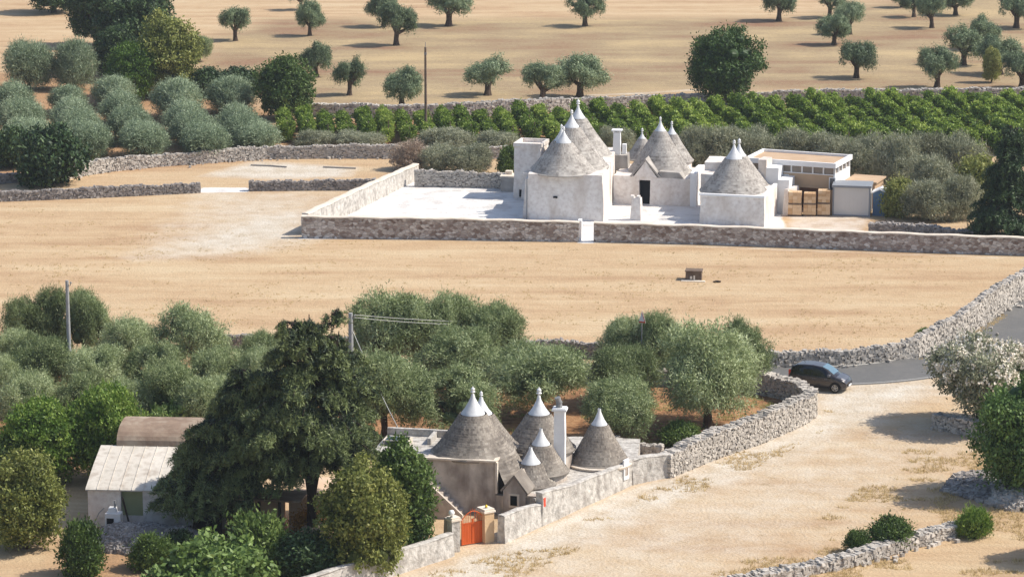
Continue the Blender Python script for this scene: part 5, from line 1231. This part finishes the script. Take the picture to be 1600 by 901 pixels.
# conifers
def conifer(key,w,h,n,seed,z0=.16,spread=1.0,name='cedar_tree',leaders=1,droop=.25,leafm='cedar',dens=150,bark='trunk_dark'):
    rr=np.random.default_rng(seed); t=bpy.data.objects.new(name,None); mb=MB(); tr=MB(); P_=[];N_=[];T_=[]
    tips=[Vector((0,0,h))]+[Vector((rr.uniform(-.2,.2)*w,rr.uniform(-.1,.1)*w,h*rr.uniform(.84,.99))) for _ in range(leaders-1)]
    for tp in tips: tr.tube([(0,0,-.1),(0,0,h*.2),tp*.5+Vector((0,0,h*.05)),tp],[.42*w/12,.34*w/12,.2*w/12,.03],9)
    for b in range(n):
        f=(b+rr.random())/n; z=h*(z0+(1-z0)*f**1.05); tip=tips[rr.integers(0,len(tips))]; frac=z/h; base=Vector((tip.x*max(0,frac-.2)*1.1,tip.y*max(0,frac-.2)*1.1,z))
        L_=w/2*(1-f)**(.55+.45*f)*rr.uniform(.6,1.15)*(.7+.35*min(1,f*3.5) if z0>.1 else 1)+.25; L_=min(L_,w*.54); az=rr.uniform(0,6.283); rise=.22*(f)+rr.uniform(-.05,.15)
        dv=Vector((math.cos(az),math.sin(az),0)); pts=[]
        for q_ in range(7): u=q_/6; pts.append(base+dv*(L_*u)+Vector((0,0,L_*(rise*u*1.4-droop*1.7*u*u))))
        tr.tube(pts,[.09*(1-q_/7.5)*w/12+.012 for q_ in range(7)],5,cap=False)
        per=20; m=int(dens*L_*1.7/per)+2; u=rr.uniform(.1,1.03,m)**.75; pa=np.array([tuple(p) for p in pts]); ii=np.minimum(5,(u*6).astype(int)); fr=(u*6-ii)[:,None]
        pp=pa[ii]*(1-fr)+pa[ii+1]*fr; side=np.array([-dv.y,dv.x,0]); lat=rr.normal(0,1,m)*(.17*L_*(1.2-u)+.12)
        pp=pp+side*lat[:,None]+np.array([0,0,1])*(-.3*np.abs(lat)-.04+.1*rr.random(m))[:,None]
        d=np.array(dv)*(.8+.4*rr.random((m,1)))+side*(np.sign(lat)*rr.uniform(.1,.9,m))[:,None]; d[:,2]-=rr.uniform(.15,.7,m); d/=np.linalg.norm(d,axis=1)[:,None]
        q=rr.random((m,per)); tl=rr.uniform(.35,.75,m)
        p3=pp[:,None,:]+d[:,None,:]*(q*tl[:,None])[...,None]+np.array([0,0,-.18])*(q**2)[...,None]+rr.normal(0,1,(m,per,3))*(.075*(1.15-q))[...,None]
        tone=np.clip((rr.normal(.3,.14,m)+.25*(u>.8))[:,None]+.32*q**2+rr.normal(0,.08,(m,per)),0,1)
        nv=np.tile([0,0,1.],(m*per,1))+np.repeat(d,per,0)*.5+rr.normal(0,.35,(m*per,3)); nv/=np.linalg.norm(nv,axis=1)[:,None]
        P_.append(p3.reshape(-1,3)); N_.append(nv); T_.append(tone.ravel())
    pos=np.concatenate(P_); nn=np.concatenate(N_); tn=np.concatenate(T_); nL=len(pos)
    cn=vnoise(pos,1.9,seed)*.5+vnoise(pos,4.5,seed+1)*.4; kk=cn>-.6; pos,nn,tn=pos[kk],nn[kk],np.clip(tn[kk]+.12*cn[kk],0,1)
    v,f,tt=leaves(pos,nn,.26,.075,rr,1.0,tn,.35); mb.add(v,f,tt)
    c=mb.build('crown',LF[leafm]); c.parent=t; k=tr.build('trunk',M[bark]); k.parent=t; protos[key]=[(t,w,h,name)]
conifer('ced',10,12.5,150,201,z0=.37,leaders=4,droop=.2,dens=330)
conifer('ced3',9,9.5,120,204,z0=.42,leaders=3,droop=.22,dens=330)
conifer('ced2',5.5,5.4,90,202,z0=.36,leaders=2,droop=.2,dens=170,name='small_conifer')
conifer('cyp',6,7,130,203,z0=.03,leaders=2,droop=.12,dens=190,name='cypress_tree',leafm='darkgreen')
place('ced',0,488,842,250,352,'tallest dark cedar with ragged twin tips towering in front of the olives',rz=.4)
place('ced3',0,384,836,206,262,'second dark cedar, left of the tallest one and overhanging the white house',rz=2.1)
place('ced2',0,322,832,170,160,'smaller dark conifer with a forked trunk in front of the white house wall')
place('cyp',0,1574,376,130,176,'very dark cypress at the right edge of the farm',rz=1)
# tree standing just outside the frame that throws the shadow into the lower right corner
place('dk',1,1716,876,150,150,'dark tree just outside the frame shading the lower right corner')
# dry grass
def tufts(name,label,polys,n,m,h=.22,seed=1):
    rr=np.random.default_rng(seed); out=[]
    for poly in polys:
        pts=[P(*p) for p in poly]; q_=[(p.x,p.y) for p in pts]; X=rr.uniform(min(a for a,b in q_),max(a for a,b in q_),n*3); Y=rr.uniform(min(b for a,b in q_),max(b for a,b in q_),n*3)
        cl=vnoise(np.stack([X,Y,0*X],1),.5,seed)+.8*vnoise(np.stack([X,Y,0*X],1),1.6,seed+1)>.25
        k=inside(X,Y,q_)&cl; out.append(np.stack([X[k][:n],Y[k][:n],0*X[k][:n]],1))
    b=np.concatenate(out); pos=np.repeat(b,7,0)+rr.normal(0,.07,(len(b)*7,3))*[1,1,0]; nn=np.tile([0,-.6,1.],(len(pos),1)); v,f,tt=leaves(pos,nn,h,.03,rr,-2.4,None,0.0); mb=MB().add(v,f,tt); o=mb.build(name,m); tag(o,label,'grass',kind='stuff')
drym=leafmat('dry_grass_blades',[lin(176,146,92,.7),lin(214,184,128,.75),lin(230,206,150,.8)],leaf=.2,objrand=0)
tufts('dry_grass','short dry golden grass beside the track and along the walls',[[(640,905),(800,860),(1000,775),(1260,660),(1290,640),(1320,650),(1180,740),(900,860),(760,930)],[(1100,905),(1300,800),(1420,700),(1600,700),(1600,930),(1100,930)],[(1205,577),(1440,562),(1500,540),(1600,480),(1600,468),(1430,557),(1320,570)]],5000,drym,seed=3)
tufts('stubble_weeds','scattered dry weed tufts on the stubble field',[[(0,320),(480,375),(1580,405),(1400,545),(380,525),(0,450)]],2600,drym,h=.16,seed=9)
tufts('weed_tufts','sparse dry weeds on the red soil of the olive grove',[[(700,700),(900,600),(1180,620),(1250,645),(1170,690),(1040,712),(960,706)]],1200,LF['yellowgreen'],.25,seed=5)
# ---------------- haze ----------------
hz=MB().box((-4300,-300,-1),(4300,5600,60)).build('haze',None); hz.data.materials.clear(); hm=bpy.data.materials.new('haze_air'); hm.use_nodes=True; N_=hm.node_tree.nodes
N_.remove(N_['Principled BSDF']); pv=N_.new('ShaderNodeVolumePrincipled'); pv.inputs['Color'].default_value=(.86,.92,1,1); pv.inputs['Density'].default_value=.00013; pv.inputs['Anisotropy'].default_value=.2
hm.node_tree.links.new(pv.outputs[0],N_['Material Output'].inputs['Volume']); hz.data.materials.append(hm); tag(hz,kind='stuff')
# ---------------- remove the unplaced source objects ----------------
for lst in protos.values():
    for (t_,_,_,_) in lst:
        for ch in list(t_.children): bpy.data.objects.remove(ch)
        bpy.data.objects.remove(t_)
